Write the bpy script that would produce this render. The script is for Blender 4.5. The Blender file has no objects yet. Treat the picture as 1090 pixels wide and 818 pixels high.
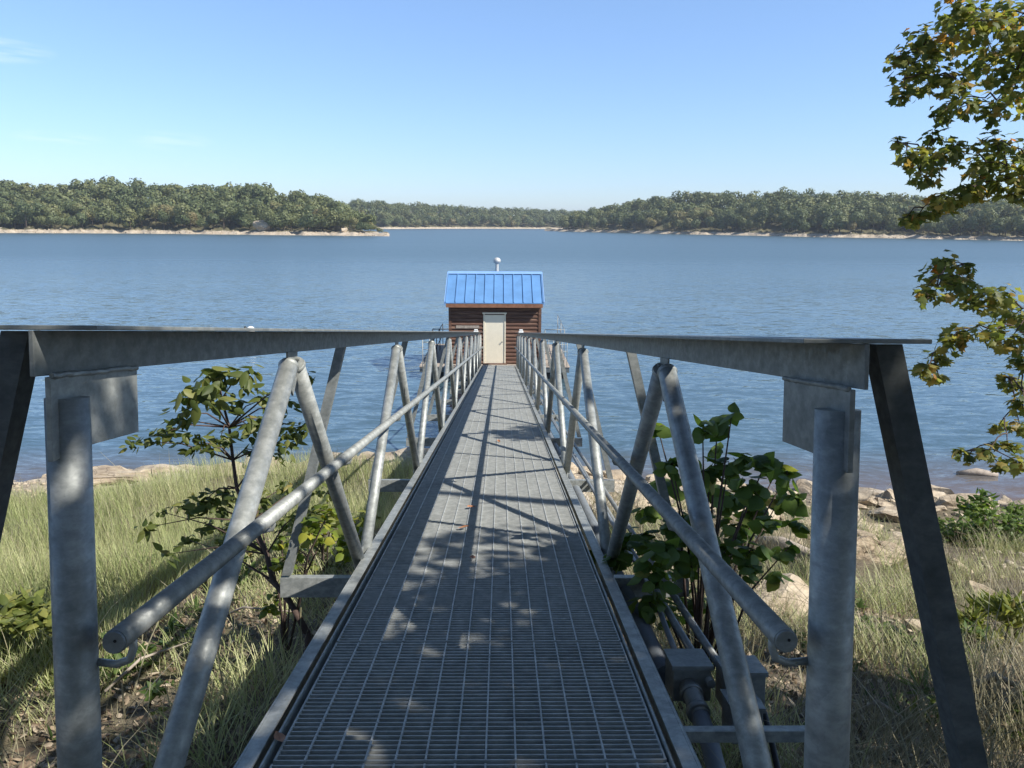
import bpy, bmesh, math, random
import numpy as np
from mathutils import Vector, Matrix, noise as mnoise

random.seed(7)
rng = np.random.default_rng(7)
rad = math.radians
S = bpy.context.scene
COL = S.collection

# ------------------------------------------------------------------ camera, sky, sun, exposure
H = 6.6                                   # eye height above the lake
PITCH, ROLL, YAW, SLOPE = rad(11.79), rad(0.35), rad(0.84), rad(7.95)
cam_d = bpy.data.cameras.new("Camera")
cam = bpy.data.objects.new("Camera", cam_d)
COL.objects.link(cam)
cam_d.sensor_width = 36.0
cam_d.lens = 36.0 * 819 / 1090
cam_d.clip_start = 0.05
cam_d.clip_end = 6000
fw = Vector((math.sin(YAW) * math.cos(PITCH), math.cos(YAW) * math.cos(PITCH), -math.sin(PITCH)))
rt = Vector((math.cos(YAW), -math.sin(YAW), 0))
up = rt.cross(fw)
rt, up = rt * math.cos(ROLL) + up * math.sin(ROLL), up * math.cos(ROLL) - rt * math.sin(ROLL)
cam.matrix_world = Matrix(((rt.x, up.x, -fw.x, 0), (rt.y, up.y, -fw.y, 0), (rt.z, up.z, -fw.z, H), (0, 0, 0, 1)))
S.camera = cam
EYE = Vector((0, 0, H))

SUN = Vector((1.28, -0.613, 1.398)).normalized()      # direction towards the sun
SUN_EL = math.asin(SUN.z)
SUN_AZ = math.atan2(SUN.x, SUN.y)
world = bpy.data.worlds.new("World")
S.world = world
world.use_nodes = True
wn, wl = world.node_tree.nodes, world.node_tree.links
wn.clear()
sky = wn.new("ShaderNodeTexSky")
sky.sky_type = 'NISHITA'
sky.sun_disc = False
sky.sun_elevation = SUN_EL
sky.sun_rotation = SUN_AZ
sky.altitude = 100
sky.air_density = 1.0
sky.dust_density = 0.15
sky.ozone_density = 1.5
bg = wn.new("ShaderNodeBackground")
bg.inputs['Strength'].default_value = 0.13
wo = wn.new("ShaderNodeOutputWorld")
# thin cirrus streaks low in the north-western sky
tc = wn.new("ShaderNodeTexCoord")
def wmath(op, a, b=None, c=None):
    n = wn.new("ShaderNodeMath"); n.operation = op
    for i, v in enumerate((a, b, c)):
        if v is None: continue
        if isinstance(v, (int, float)): n.inputs[i].default_value = v
        else: wl.new(v, n.inputs[i])
    return n.outputs[0]
sx = wn.new("ShaderNodeSeparateXYZ"); wl.new(tc.outputs['Generated'], sx.inputs[0])
az = wmath('ARCTAN2', sx.outputs[0], sx.outputs[1])
el = wmath('ARCSINE', sx.outputs[2])
cmb = wn.new("ShaderNodeCombineXYZ")
wl.new(wmath('MULTIPLY', az, 14.0), cmb.inputs[0])
wl.new(wmath('MULTIPLY', wmath('ADD', el, wmath('MULTIPLY', az, 0.06)), 130.0), cmb.inputs[1])
nz = wn.new("ShaderNodeTexNoise"); nz.inputs['Scale'].default_value = 1.1; nz.inputs['Detail'].default_value = 5
wl.new(cmb.outputs[0], nz.inputs['Vector'])
def streak(az0, el0, wa, we, gain):
    a = wmath('DIVIDE', wmath('SUBTRACT', az, az0), wa)
    e = wmath('DIVIDE', wmath('SUBTRACT', el, el0), we)
    r2 = wmath('ADD', wmath('MULTIPLY', a, a), wmath('MULTIPLY', e, e))
    m = wmath('MAXIMUM', wmath('SUBTRACT', 1.0, r2), 0.0)
    n = wmath('MAXIMUM', wmath('SUBTRACT', nz.outputs['Fac'], 0.40), 0.0)
    return wmath('MULTIPLY', wmath('MULTIPLY', m, n), gain)
cl = wmath('ADD', wmath('ADD', streak(-0.575, 0.171, 0.085, 0.016, 1.7), streak(-0.5, 0.088, 0.05, 0.008, 1.2)), streak(-0.39, 0.09, 0.05, 0.012, .8))
mx = wn.new("ShaderNodeMix"); mx.data_type = 'RGBA'
wl.new(cl, mx.inputs['Factor'])
# elevation tint: less horizon glare, sky above the frame dimmed to cut fill light
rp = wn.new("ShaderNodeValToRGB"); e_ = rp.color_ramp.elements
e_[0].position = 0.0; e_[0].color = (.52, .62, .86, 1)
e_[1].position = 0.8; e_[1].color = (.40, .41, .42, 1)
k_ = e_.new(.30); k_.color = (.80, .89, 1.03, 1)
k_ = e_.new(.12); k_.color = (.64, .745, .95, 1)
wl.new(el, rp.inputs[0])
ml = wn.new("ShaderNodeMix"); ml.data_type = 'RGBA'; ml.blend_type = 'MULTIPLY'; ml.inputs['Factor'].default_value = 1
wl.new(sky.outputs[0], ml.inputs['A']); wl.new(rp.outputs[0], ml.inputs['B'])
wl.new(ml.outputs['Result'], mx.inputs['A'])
mx.inputs['B'].default_value = (5.6, 6.2, 6.8, 1)
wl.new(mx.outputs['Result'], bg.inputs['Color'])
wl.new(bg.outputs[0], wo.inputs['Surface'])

sun_d = bpy.data.lights.new("Sun", 'SUN')
sun_d.energy = 5.0
sun_d.angle = rad(0.53)
sun_d.color = (1.0, 0.95, 0.87)
sun = bpy.data.objects.new("Sun", sun_d)
sun.rotation_euler = (-SUN).to_track_quat('-Z', 'Y').to_euler()
sun.location = (20, -10, 30)
COL.objects.link(sun)
S.view_settings.view_transform = 'Standard'
S.view_settings.look = 'None'
S.view_settings.gamma = 1
S.view_settings.use_curve_mapping = False
S.view_settings.exposure = 0.62
S.cycles.max_bounces = 8
S.cycles.transparent_max_bounces = 8

# ------------------------------------------------------------------ helpers
FPX = 819.0
def ray(px, py): return fw + rt * ((px - 545) / FPX) - up * ((py - 409) / FPX)
def at(px, py, Y):
    d = ray(px, py); return EYE + d * (Y / d.y)
def atz(px, py, z):
    d = ray(px, py); return EYE + d * ((z - H) / d.z)

class MB:
    """collects faces of one mesh"""
    def __init__(s): s.v = []; s.f = []; s.sm = []
    def add(s, vs, fs, smooth=False):
        b = len(s.v); s.v += [tuple(v) for v in vs]; s.f += [tuple(i + b for i in f) for f in fs]; s.sm += [smooth] * len(fs); return s
    def box(s, x0, x1, y0, y1, z0, z1):
        vs = [(x, y, z) for z in (z0, z1) for y in (y0, y1) for x in (x0, x1)]
        return s.add(vs, [(0, 2, 3, 1), (4, 5, 7, 6), (0, 1, 5, 4), (2, 6, 7, 3), (0, 4, 6, 2), (1, 3, 7, 5)])
    def path(s, pts, r, n=10, caps=True, smooth=True):
        pts = [Vector(p) for p in pts]; m = len(pts)
        rs = list(r) if hasattr(r, '__len__') else [r] * m
        t0 = (pts[1] - pts[0]).normalized()
        a = t0.orthogonal().normalized()
        vs = []
        for i, p in enumerate(pts):
            t = ((pts[min(i + 1, m - 1)] - pts[i]).normalized() + (pts[i] - pts[max(i - 1, 0)]).normalized())
            t = t.normalized() if t.length > 1e-6 else t0
            a = (a - t * a.dot(t)).normalized(); b = t.cross(a)
            for k in range(n):
                th = 2 * math.pi * k / n
                vs.append(p + (a * math.cos(th) + b * math.sin(th)) * rs[i])
        fs = [(i * n + k, i * n + (k + 1) % n, (i + 1) * n + (k + 1) % n, (i + 1) * n + k) for i in range(m - 1) for k in range(n)]
        s.add(vs, fs, smooth)
        if caps:
            s.f += [tuple(len(s.v) - len(vs) + k for k in range(n))[::-1], tuple(len(s.v) - n + k for k in range(n))]; s.sm += [False, False]
        return s
    def prism(s, poly, vec):
        """poly: planar list of 3d points, extruded by vec"""
        n = len(poly); vec = Vector(vec); P = [Vector(p) for p in poly]
        return s.add(P + [p + vec for p in P], [tuple(range(n))[::-1], tuple(range(n, 2 * n))] + [(i, (i + 1) % n, n + (i + 1) % n, n + i) for i in range(n)])
    def angle(s, p0, p1, u, v, w, t):
        """L section from p0 to p1, legs along u and v, width w, thickness t"""
        p0 = Vector(p0); u = Vector(u).normalized(); v = Vector(v).normalized()
        c = [(0, 0), (w, 0), (w, t), (t, t), (t, w), (0, w)]
        return s.prism([p0 + u * a + v * b for a, b in c], Vector(p1) - p0)
    def lathe(s, c, prof, n=16):
        c = Vector(c); vs = []
        for r, z in prof:
            for k in range(n):
                th = 2 * math.pi * k / n; vs.append(c + Vector((r * math.cos(th), r * math.sin(th), z)))
        m = len(prof)
        s.add(vs, [(i * n + k, i * n + (k + 1) % n, (i + 1) * n + (k + 1) % n, (i + 1) * n + k) for i in range(m - 1) for k in range(n)], True)
        return s

def link(name, me, mat, parent=None):
    o = bpy.data.objects.new(name, me); COL.objects.link(o)
    for m in (mat if isinstance(mat, (list, tuple)) else [mat]): me.materials.append(m)
    if parent is not None: o.parent = parent
    return o
def build(name, mb, mat, parent=None, off=None, bevel=0):
    off = Vector(off) if off is not None else (Vector(parent.location) if parent is not None else Vector((0, 0, 0)))
    me = bpy.data.meshes.new(name)
    me.from_pydata([tuple(Vector(v) - off) for v in mb.v], [], mb.f)
    me.polygons.foreach_set('use_smooth', mb.sm)
    bm = bmesh.new(); bm.from_mesh(me); bmesh.ops.recalc_face_normals(bm, faces=bm.faces); bm.to_mesh(me); bm.free()
    o = link(name, me, mat, parent)
    if bevel:
        b = o.modifiers.new("Bevel", 'BEVEL'); b.width = bevel; b.segments = 2; b.limit_method = 'ANGLE'; b.angle_limit = rad(40)
    return o
def tag(o, label=None, cat=None, group=None, kind=None):
    if label: o['label'] = label
    if cat: o['category'] = cat
    if group: o['group'] = group
    if kind: o['kind'] = kind
    return o
def empty(name, loc, rot=(0, 0, 0)):
    o = bpy.data.objects.new(name, None); COL.objects.link(o); o.location = loc; o.rotation_euler = rot; o.empty_display_size = .2
    return o
def trimesh(name, V, T, rnd, mat, parent=None, smooth=False):
    """mesh from numpy triangles with a per-vertex random value"""
    if parent is not None: V = V - np.array(parent.location)
    me = bpy.data.meshes.new(name)
    me.vertices.add(len(V)); me.vertices.foreach_set('co', V.astype(np.float32).ravel())
    me.loops.add(len(T) * 3); me.loops.foreach_set('vertex_index', T.astype(np.int32).ravel())
    me.polygons.add(len(T)); me.polygons.foreach_set('loop_start', np.arange(0, len(T) * 3, 3, dtype=np.int32))
    at_ = me.attributes.new('rnd', 'FLOAT', 'POINT'); at_.data.foreach_set('value', rnd.astype(np.float32))
    me.update(calc_edges=True)
    if smooth: me.polygons.foreach_set('use_smooth', np.ones(len(T), dtype=bool))
    me.validate()
    return link(name, me, mat, parent)
def scatter(tv, tf, M, P, rnd):
    """template verts tv (n,3), tris tf, matrices M (k,3,3), positions P (k,3)"""
    n, k = len(tv), len(P)
    V = np.einsum('kij,nj->kni', M, tv) + P[:, None, :]
    T = tf[None] + (np.arange(k) * n)[:, None, None]
    return V.reshape(-1, 3), T.reshape(-1, 3), np.repeat(rnd, n)
def frames(nrm, spin, size):
    """matrices whose z axis is nrm, turned by spin, scaled by size"""
    n = nrm / np.linalg.norm(nrm, axis=1, keepdims=True)
    a = np.cross(n, np.where(np.abs(n[:, 2:3]) < .9, np.array([[0, 0, 1.]]), np.array([[1., 0, 0]])))
    a /= np.linalg.norm(a, axis=1, keepdims=True); b = np.cross(n, a)
    c, s_ = np.cos(spin)[:, None], np.sin(spin)[:, None]
    x = a * c + b * s_; y = b * c - a * s_
    return np.stack([x, y, n], axis=2) * np.asarray(size)[:, None, None]
def frames_dir(d, nrm, size):
    """matrices whose y axis runs along d and whose z is close to nrm"""
    y = d / np.linalg.norm(d, axis=1, keepdims=True)
    x = np.cross(y, nrm); x /= np.maximum(np.linalg.norm(x, axis=1, keepdims=True), 1e-6); z = np.cross(x, y)
    return np.stack([x, y, z], axis=2) * np.asarray(size)[:, None, None]
# leaf templates, about 1 long, stem at the origin, along +y
def fan(pts, cz=0.0, c=(0, .42)):
    v = [(c[0], c[1], cz)] + [(x, y, -abs(x) * .18) for x, y in pts]; n = len(pts)
    return np.array(v), np.array([(0, 1 + i, 1 + (i + 1) % n) for i in range(n)])
LOBED = fan([(0, 0), (.2, .04), (.44, .02), (.38, .2), (.56, .42), (.34, .46), (.3, .62), (.14, .62), (0, 1), (-.14, .62), (-.3, .62), (-.34, .46), (-.56, .42), (-.38, .2), (-.44, .02), (-.2, .04)], .05)
OVATE = fan([(0, 0), (.17, .14), (.25, .36), (.2, .62), (.09, .85), (0, 1.02), (-.09, .85), (-.2, .62), (-.25, .36), (-.17, .14)], .06)
BROAD = fan([(0, .03), (.16, -.02), (.34, .1), (.42, .34), (.35, .6), (.15, .85), (0, 1.02), (-.15, .85), (-.35, .6), (-.42, .34), (-.34, .1), (-.16, -.02)], .07)
NARROW = fan([(0, 0), (.07, .2), (.09, .5), (.05, .8), (0, 1), (-.05, .8), (-.09, .5), (-.07, .2)], .02)
QUAD = (np.array([(-.5, -.4, 0), (.45, -.5, .05), (.5, .42, 0), (-.42, .5, .06)]), np.array([(0, 1, 2), (0, 2, 3)]))
BLADE = (np.array([(-.5, 0, 0), (.5, 0, 0), (-.4, .06, .4), (.4, .06, .4), (-.25, .2, .75), (.25, .2, .75), (0, .42, 1.0)]),
         np.array([(0, 1, 3), (0, 3, 2), (2, 3, 5), (2, 5, 4), (4, 5, 6)]))

# ------------------------------------------------------------------ materials
def mat(name):
    m = bpy.data.materials.new(name); m.use_nodes = True
    nt = m.node_tree; p = nt.nodes['Principled BSDF']
    return m, nt, p
def N(nt, typ, **kw):
    n = nt.nodes.new('ShaderNode' + typ)
    for k, v in kw.items():
        if k in ('operation', 'data_type', 'blend_type', 'attribute_name', 'feature', 'wave_type', 'bands_direction'): setattr(n, k, v)
        else: n.inputs[k].default_value = v
    return n
def ramp(nt, fac, stops):
    r = nt.nodes.new('ShaderNodeValToRGB'); e = r.color_ramp.elements
    while len(e) < len(stops): e.new(.5)
    for el_, (pos, c) in zip(e, stops): el_.position = pos; el_.color = (*c, 1)
    nt.links.new(fac, r.inputs[0]); return r.outputs[0]
def mixc(nt, fac, a, b, blend='MIX'):
    m = nt.nodes.new('ShaderNodeMix'); m.data_type = 'RGBA'; m.blend_type = blend
    for k, v in (('Factor', fac), ('A', a), ('B', b)):
        i = m.inputs[k] if k != 'Factor' else m.inputs[0]
        if k != 'Factor': i = m.inputs[6 if k == 'A' else 7]
        if hasattr(v, 'is_linked') or hasattr(v, 'links'): nt.links.new(v, i)
        else: i.default_value = v if not isinstance(v, tuple) else (*v, 1)
    return m.outputs[2]
def bump(nt, p, h, strength, dist):
    b = N(nt, 'Bump', Strength=strength, Distance=dist); nt.links.new(h, b.inputs['Height']); nt.links.new(b.outputs[0], p.inputs['Normal'])
def geo(nt): return nt.nodes.new('ShaderNodeNewGeometry').outputs['Position']
def mapped(nt, vec, scale, rot=(0, 0, 0)):
    m = nt.nodes.new('ShaderNodeMapping'); m.inputs['Scale'].default_value = scale; m.inputs['Rotation'].default_value = rot
    nt.links.new(vec, m.inputs['Vector']); return m.outputs[0]
def noise(nt, vec, scale, detail=4, rough=.55):
    n = N(nt, 'TexNoise', Scale=scale, Detail=detail, Roughness=rough); nt.links.new(vec, n.inputs['Vector']); return n.outputs['Fac']

def galvanised(name, lo, hi, metallic=.35, rough=.5):
    m, nt, p = mat(name); g = geo(nt)
    a = noise(nt, mapped(nt, g, (1, 1, 1.6)), 17, 5, .68); b = noise(nt, g, 55, 3)
    vo = N(nt, 'TexVoronoi', Scale=38.0); nt.links.new(g, vo.inputs['Vector'])
    mean = tuple((x + y) / 2 for x, y in zip(lo, hi))
    c = ramp(nt, a, [(.3, lo), (.5, mean), (.62, hi), (.75, mean)])
    c = mixc(nt, .22, c, ramp(nt, vo.outputs['Color'], [(0, tuple(.7 * x for x in lo)), (1, hi)]))
    st = noise(nt, mapped(nt, g, (2.2, 2.2, 2.2)), 1.3, 6, .7)
    c = mixc(nt, ramp(nt, st, [(.56, (0, 0, 0)), (.72, (.55,) * 3)]), c, tuple(.55 * x for x in lo))
    ru = noise(nt, mapped(nt, g, (6, 6, 1.6)), 2.2, 7, .75)
    c = mixc(nt, ramp(nt, ru, [(.64, (0, 0, 0)), (.78, (.5,) * 3)]), c, (.20, .125, .07))
    nt.links.new(c, p.inputs['Base Color'])
    p.inputs['Metallic'].default_value = metallic
    nt.links.new(ramp(nt, b, [(.3, (rough - .1,) * 3), (.7, (rough + .15,) * 3)]), p.inputs['Roughness'])
    bump(nt, p, b, .12, .004)
    return m
M_GALV = galvanised('galvanised_tube', (.20, .216, .207), (.41, .425, .405))
M_CHORD = galvanised('galvanised_angle', (.15, .165, .16), (.29, .305, .295), .3, .55)
M_GRATE = galvanised('galvanised_grating', (.30, .315, .30), (.51, .52, .495), .2, .6)
M_BRACE = galvanised('weathered_shaded_brace', (.06, .07, .07), (.13, .14, .14), .2, .6)  # dark weathered steel, with tree shade on the near pair put into the colour
M_DARKSTEEL = galvanised('dark_steel', (.10, .115, .12), (.2, .22, .23), .4, .5)
M_BOX = galvanised('box_steel', (.20, .215, .21), (.31, .32, .31), .4, .45)

def flat(name, c, rough=.6, var=.25, scale=6, metallic=0, bmp=0.0, spec=.5):
    m, nt, p = mat(name); g = geo(nt); n = noise(nt, g, scale, 6, .65)
    nt.links.new(ramp(nt, n, [(.25, tuple(x * (1 - var) for x in c)), (.75, tuple(min(1, x * (1 + var)) for x in c))]), p.inputs['Base Color'])
    p.inputs['Roughness'].default_value = rough; p.inputs['Metallic'].default_value = metallic; p.inputs['Specular IOR Level'].default_value = spec
    if bmp: bump(nt, p, n, bmp, .02)
    return m
M_BLUE = flat('blue_roof_metal', (.11, .245, .47), .45, .18, 1.6)
M_BLUETRIM = flat('blue_ridge_metal', (.20, .35, .62), .4, .08, 3)
M_CREAM = flat('cream_door', (.80, .73, .57), .55, .06, 5)
M_WHITE = flat('white_paint', (.74, .74, .71), .5, .08, 7)
M_BLACK = flat('black_rubber', (.02, .021, .023), .55, .3, 15)
M_PVC = flat('grey_conduit', (.16, .18, .2), .5, .2, 12)
M_HOLE = flat('dark_hole', (.015, .015, .015), .9, .2, 30)
M_BARK = flat('bark', (.10, .075, .055), .9, .45, 14, 0, .8)
M_TWIG = flat('twig_bark', (.075, .05, .04), .9, .4, 30, 0, .4)
M_DRIFT = flat('driftwood', (.34, .29, .24), .85, .4, 9, 0, .8)
M_CONCRETE = flat('concrete', (.36, .34, .31), .9, .2, 5, 0, .4)

def wood_siding():
    m, nt, p = mat('log_siding'); g = geo(nt)
    grain = noise(nt, mapped(nt, g, (1.2, 1.2, 26)), 2.2, 6, .65)
    patch = noise(nt, mapped(nt, g, (.5, .5, 3.4)), 2.4, 3)
    c = ramp(nt, grain, [(.25, (.04, .02, .014)), (.5, (.115, .056, .036)), (.8, (.26, .145, .095))])
    c = mixc(nt, ramp(nt, patch, [(.55, (0, 0, 0)), (.75, (.55,) * 3)]), c, (.36, .23, .15))
    nt.links.new(c, p.inputs['Base Color']); p.inputs['Roughness'].default_value = .75
    bump(nt, p, grain, .5, .01); return m
M_SIDING = wood_siding()
M_FASCIA = flat('fascia_board', (.24, .11, .06), .7, .35, 5, 0, .3)

def leaf(name, stops, trans=.4, noise_scale=0.0, gloss=.35, per_object=False):
    """leaf with colours spread over the per-leaf value"""
    m, nt, p = mat(name)
    a = N(nt, 'Attribute', attribute_name='rnd')
    f = a.outputs['Fac']
    if noise_scale:
        n = noise(nt, geo(nt), noise_scale, 2)
        mm = N(nt, 'Math', operation='MULTIPLY_ADD'); nt.links.new(n, mm.inputs[0]); mm.inputs[1].default_value = 1.5; mm.inputs[2].default_value = -.25
        m2 = N(nt, 'Math', operation='MULTIPLY'); nt.links.new(f, m2.inputs[0]); m2.inputs[1].default_value = .42
        m3 = N(nt, 'Math', operation='MULTIPLY_ADD'); nt.links.new(mm.outputs[0], m3.inputs[0]); m3.inputs[1].default_value = .58; nt.links.new(m2.outputs[0], m3.inputs[2])
        f = m3.outputs[0]
    if per_object:
        oi = N(nt, 'ObjectInfo'); m4 = N(nt, 'Math', operation='MULTIPLY_ADD'); nt.links.new(oi.outputs['Random'], m4.inputs[0]); m4.inputs[1].default_value = .78
        m5 = N(nt, 'Math', operation='MULTIPLY'); nt.links.new(f, m5.inputs[0]); m5.inputs[1].default_value = .28; nt.links.new(m5.outputs[0], m4.inputs[2]); f = m4.outputs[0]
    c = ramp(nt, f, stops)
    nt.links.new(c, p.inputs['Base Color']); p.inputs['Roughness'].default_value = .5; p.inputs['Specular IOR Level'].default_value = gloss
    t = N(nt, 'BsdfTranslucent'); hs = N(nt, 'HueSaturation', Saturation=1.15, Value=1.5, Hue=.49); nt.links.new(c, hs.inputs['Color']); nt.links.new(hs.outputs[0], t.inputs['Color'])
    mxs = N(nt, 'MixShader', Fac=trans); nt.links.new(p.outputs[0], mxs.inputs[1]); nt.links.new(t.outputs[0], mxs.inputs[2])
    nt.links.new(mxs.outputs[0], nt.nodes['Material Output'].inputs['Surface'])
    return m
M_MAPLE = leaf('lobed_leaves', [(0, (.065, .095, .026)), (.4, (.145, .175, .046)), (.7, (.26, .26, .075)), (.88, (.36, .26, .08)), (1, (.42, .16, .055))], .55)
M_SAPL = leaf('sapling_leaves', [(0, (.045, .07, .018)), (.5, (.11, .14, .035)), (.85, (.22, .23, .07)), (1, (.32, .21, .08))], .42)
M_SHRUB = leaf('broad_leaves', [(0, (.05, .095, .02)), (.5, (.115, .18, .04)), (.9, (.19, .25, .06)), (1, (.28, .24, .07))], .5)
M_YELLOW = leaf('yellow_leaves', [(0, (.07, .12, .02)), (.55, (.17, .22, .035)), (.85, (.36, .34, .045)), (1, (.4, .18, .05))], .4)
M_YELLOW2 = leaf('pale_shrub_leaves', [(0, (.07, .10, .025)), (.5, (.17, .20, .05)), (.9, (.30, .30, .09)), (1, (.4, .3, .12))], .42)
M_WEED = leaf('weed_leaves', [(0, (.04, .075, .02)), (.6, (.10, .155, .04)), (1, (.19, .23, .07))], .4)
M_GRASS = leaf('grass_blades', [(0, (.13, .165, .055)), (.38, (.28, .325, .13)), (.68, (.47, .47, .25)), (1, (.64, .58, .39))], .3, .35, .2)
M_STRAW = leaf('dry_grass', [(0, (.09, .095, .035)), (.35, (.22, .20, .115)), (.7, (.40, .365, .25)), (1, (.58, .54, .42))], .25, .5, .2)
M_LITTER = leaf('leaf_litter', [(0, (.075, .052, .034)), (.45, (.20, .145, .095)), (.8, (.36, .28, .19)), (1, (.48, .41, .30))], .1)
FAR = [(0, (.065, .085, .042)), (.3, (.098, .125, .056)), (.6, (.14, .16, .07)), (.82, (.185, .19, .08)), (1, (.235, .185, .095))]
M_FARTREE = leaf('far_foliage', FAR, .2, .11, .2)
M_SHORETREE = leaf('shore_foliage', FAR, .2, .11, .2, True)

def rock_mat():
    m, nt, p = mat('sandstone'); g = geo(nt)
    n = noise(nt, g, 2.2, 7, .65); n2 = noise(nt, g, .7, 3); n3 = noise(nt, g, 24, 4)
    c = ramp(nt, n, [(.28, (.17, .125, .085)), (.5, (.40, .325, .23)), (.72, (.56, .48, .36))])
    c = mixc(nt, ramp(nt, n2, [(.5, (0, 0, 0)), (.7, (.5,) * 3)]), c, (.40, .38, .35))
    cr = N(nt, 'TexVoronoi', Scale=2.6, feature='DISTANCE_TO_EDGE'); nt.links.new(mapped(nt, g, (1, 1, 2.4)), cr.inputs['Vector'])
    c = mixc(nt, ramp(nt, cr.outputs['Distance'], [(0, (.75,) * 3), (.03, (0, 0, 0))]), c, (.10, .075, .055))
    sep = N(nt, 'SeparateXYZ'); nt.links.new(g, sep.inputs[0])
    wet = N(nt, 'MapRange'); nt.links.new(sep.outputs[2], wet.inputs[0])
    for i, v in ((1, .05), (2, .22), (3, .75), (4, 0)): wet.inputs[i].default_value = v
    c = mixc(nt, wet.outputs[0], c, (.11, .085, .06))
    nt.links.new(c, p.inputs['Base Color']); p.inputs['Roughness'].default_value = .9
    bump(nt, p, n3, .6, .03); return m
M_ROCK = rock_mat()
def bank_mat():
    m, nt, p = mat('bank_soil'); g = geo(nt)
    n = noise(nt, g, 1.1, 6, .6); n2 = noise(nt, g, 9, 6, .7)
    sep = N(nt, 'SeparateXYZ'); nt.links.new(g, sep.inputs[0])
    c = ramp(nt, n2, [(.25, (.055, .044, .032)), (.5, (.14, .112, .08)), (.75, (.26, .215, .16))])
    c = mixc(nt, ramp(nt, n, [(.45, (0, 0, 0)), (.65, (.6,) * 3)]), c, (.12, .115, .045))
    mr = N(nt, 'MapRange'); nt.links.new(sep.outputs[2], mr.inputs[0]); mr.inputs[1].default_value = .75; mr.inputs[2].default_value = 1.15; mr.inputs[3].default_value = 1; mr.inputs[4].default_value = 0
    sand = ramp(nt, n2, [(.25, (.17, .135, .10)), (.55, (.36, .305, .235)), (.8, (.52, .46, .37))])
    c = mixc(nt, mr.outputs[0], c, sand)
    nt.links.new(c, p.inputs['Base Color']); p.inputs['Roughness'].default_value = .95
    bump(nt, p, n2, .8, .06); return m
M_BANK = bank_mat()
def hill_mat():
    m, nt, p = mat('hill_ground'); g = geo(nt)
    n2 = noise(nt, g, .35, 6, .7)
    sep = N(nt, 'SeparateXYZ'); nt.links.new(g, sep.inputs[0])
    c = ramp(nt, n2, [(.3, (.05, .05, .022)), (.55, (.10, .09, .04)), (.75, (.2, .15, .085))])
    ad = N(nt, 'Math', operation='MULTIPLY_ADD'); nt.links.new(n2, ad.inputs[0]); ad.inputs[1].default_value = -2.2; nt.links.new(sep.outputs[2], ad.inputs[2])
    mr = N(nt, 'MapRange'); nt.links.new(ad.outputs[0], mr.inputs[0]); mr.inputs[1].default_value = .35; mr.inputs[2].default_value = .95; mr.inputs[3].default_value = 1; mr.inputs[4].default_value = 0
    sand = ramp(nt, n2, [(.3, (.30, .235, .165)), (.6, (.45, .385, .30)), (.8, (.55, .49, .41))])
    c = mixc(nt, mr.outputs[0], c, sand)
    nt.links.new(c, p.inputs['Base Color']); p.inputs['Roughness'].default_value = .95
    return m
M_HILL = hill_mat()
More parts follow.
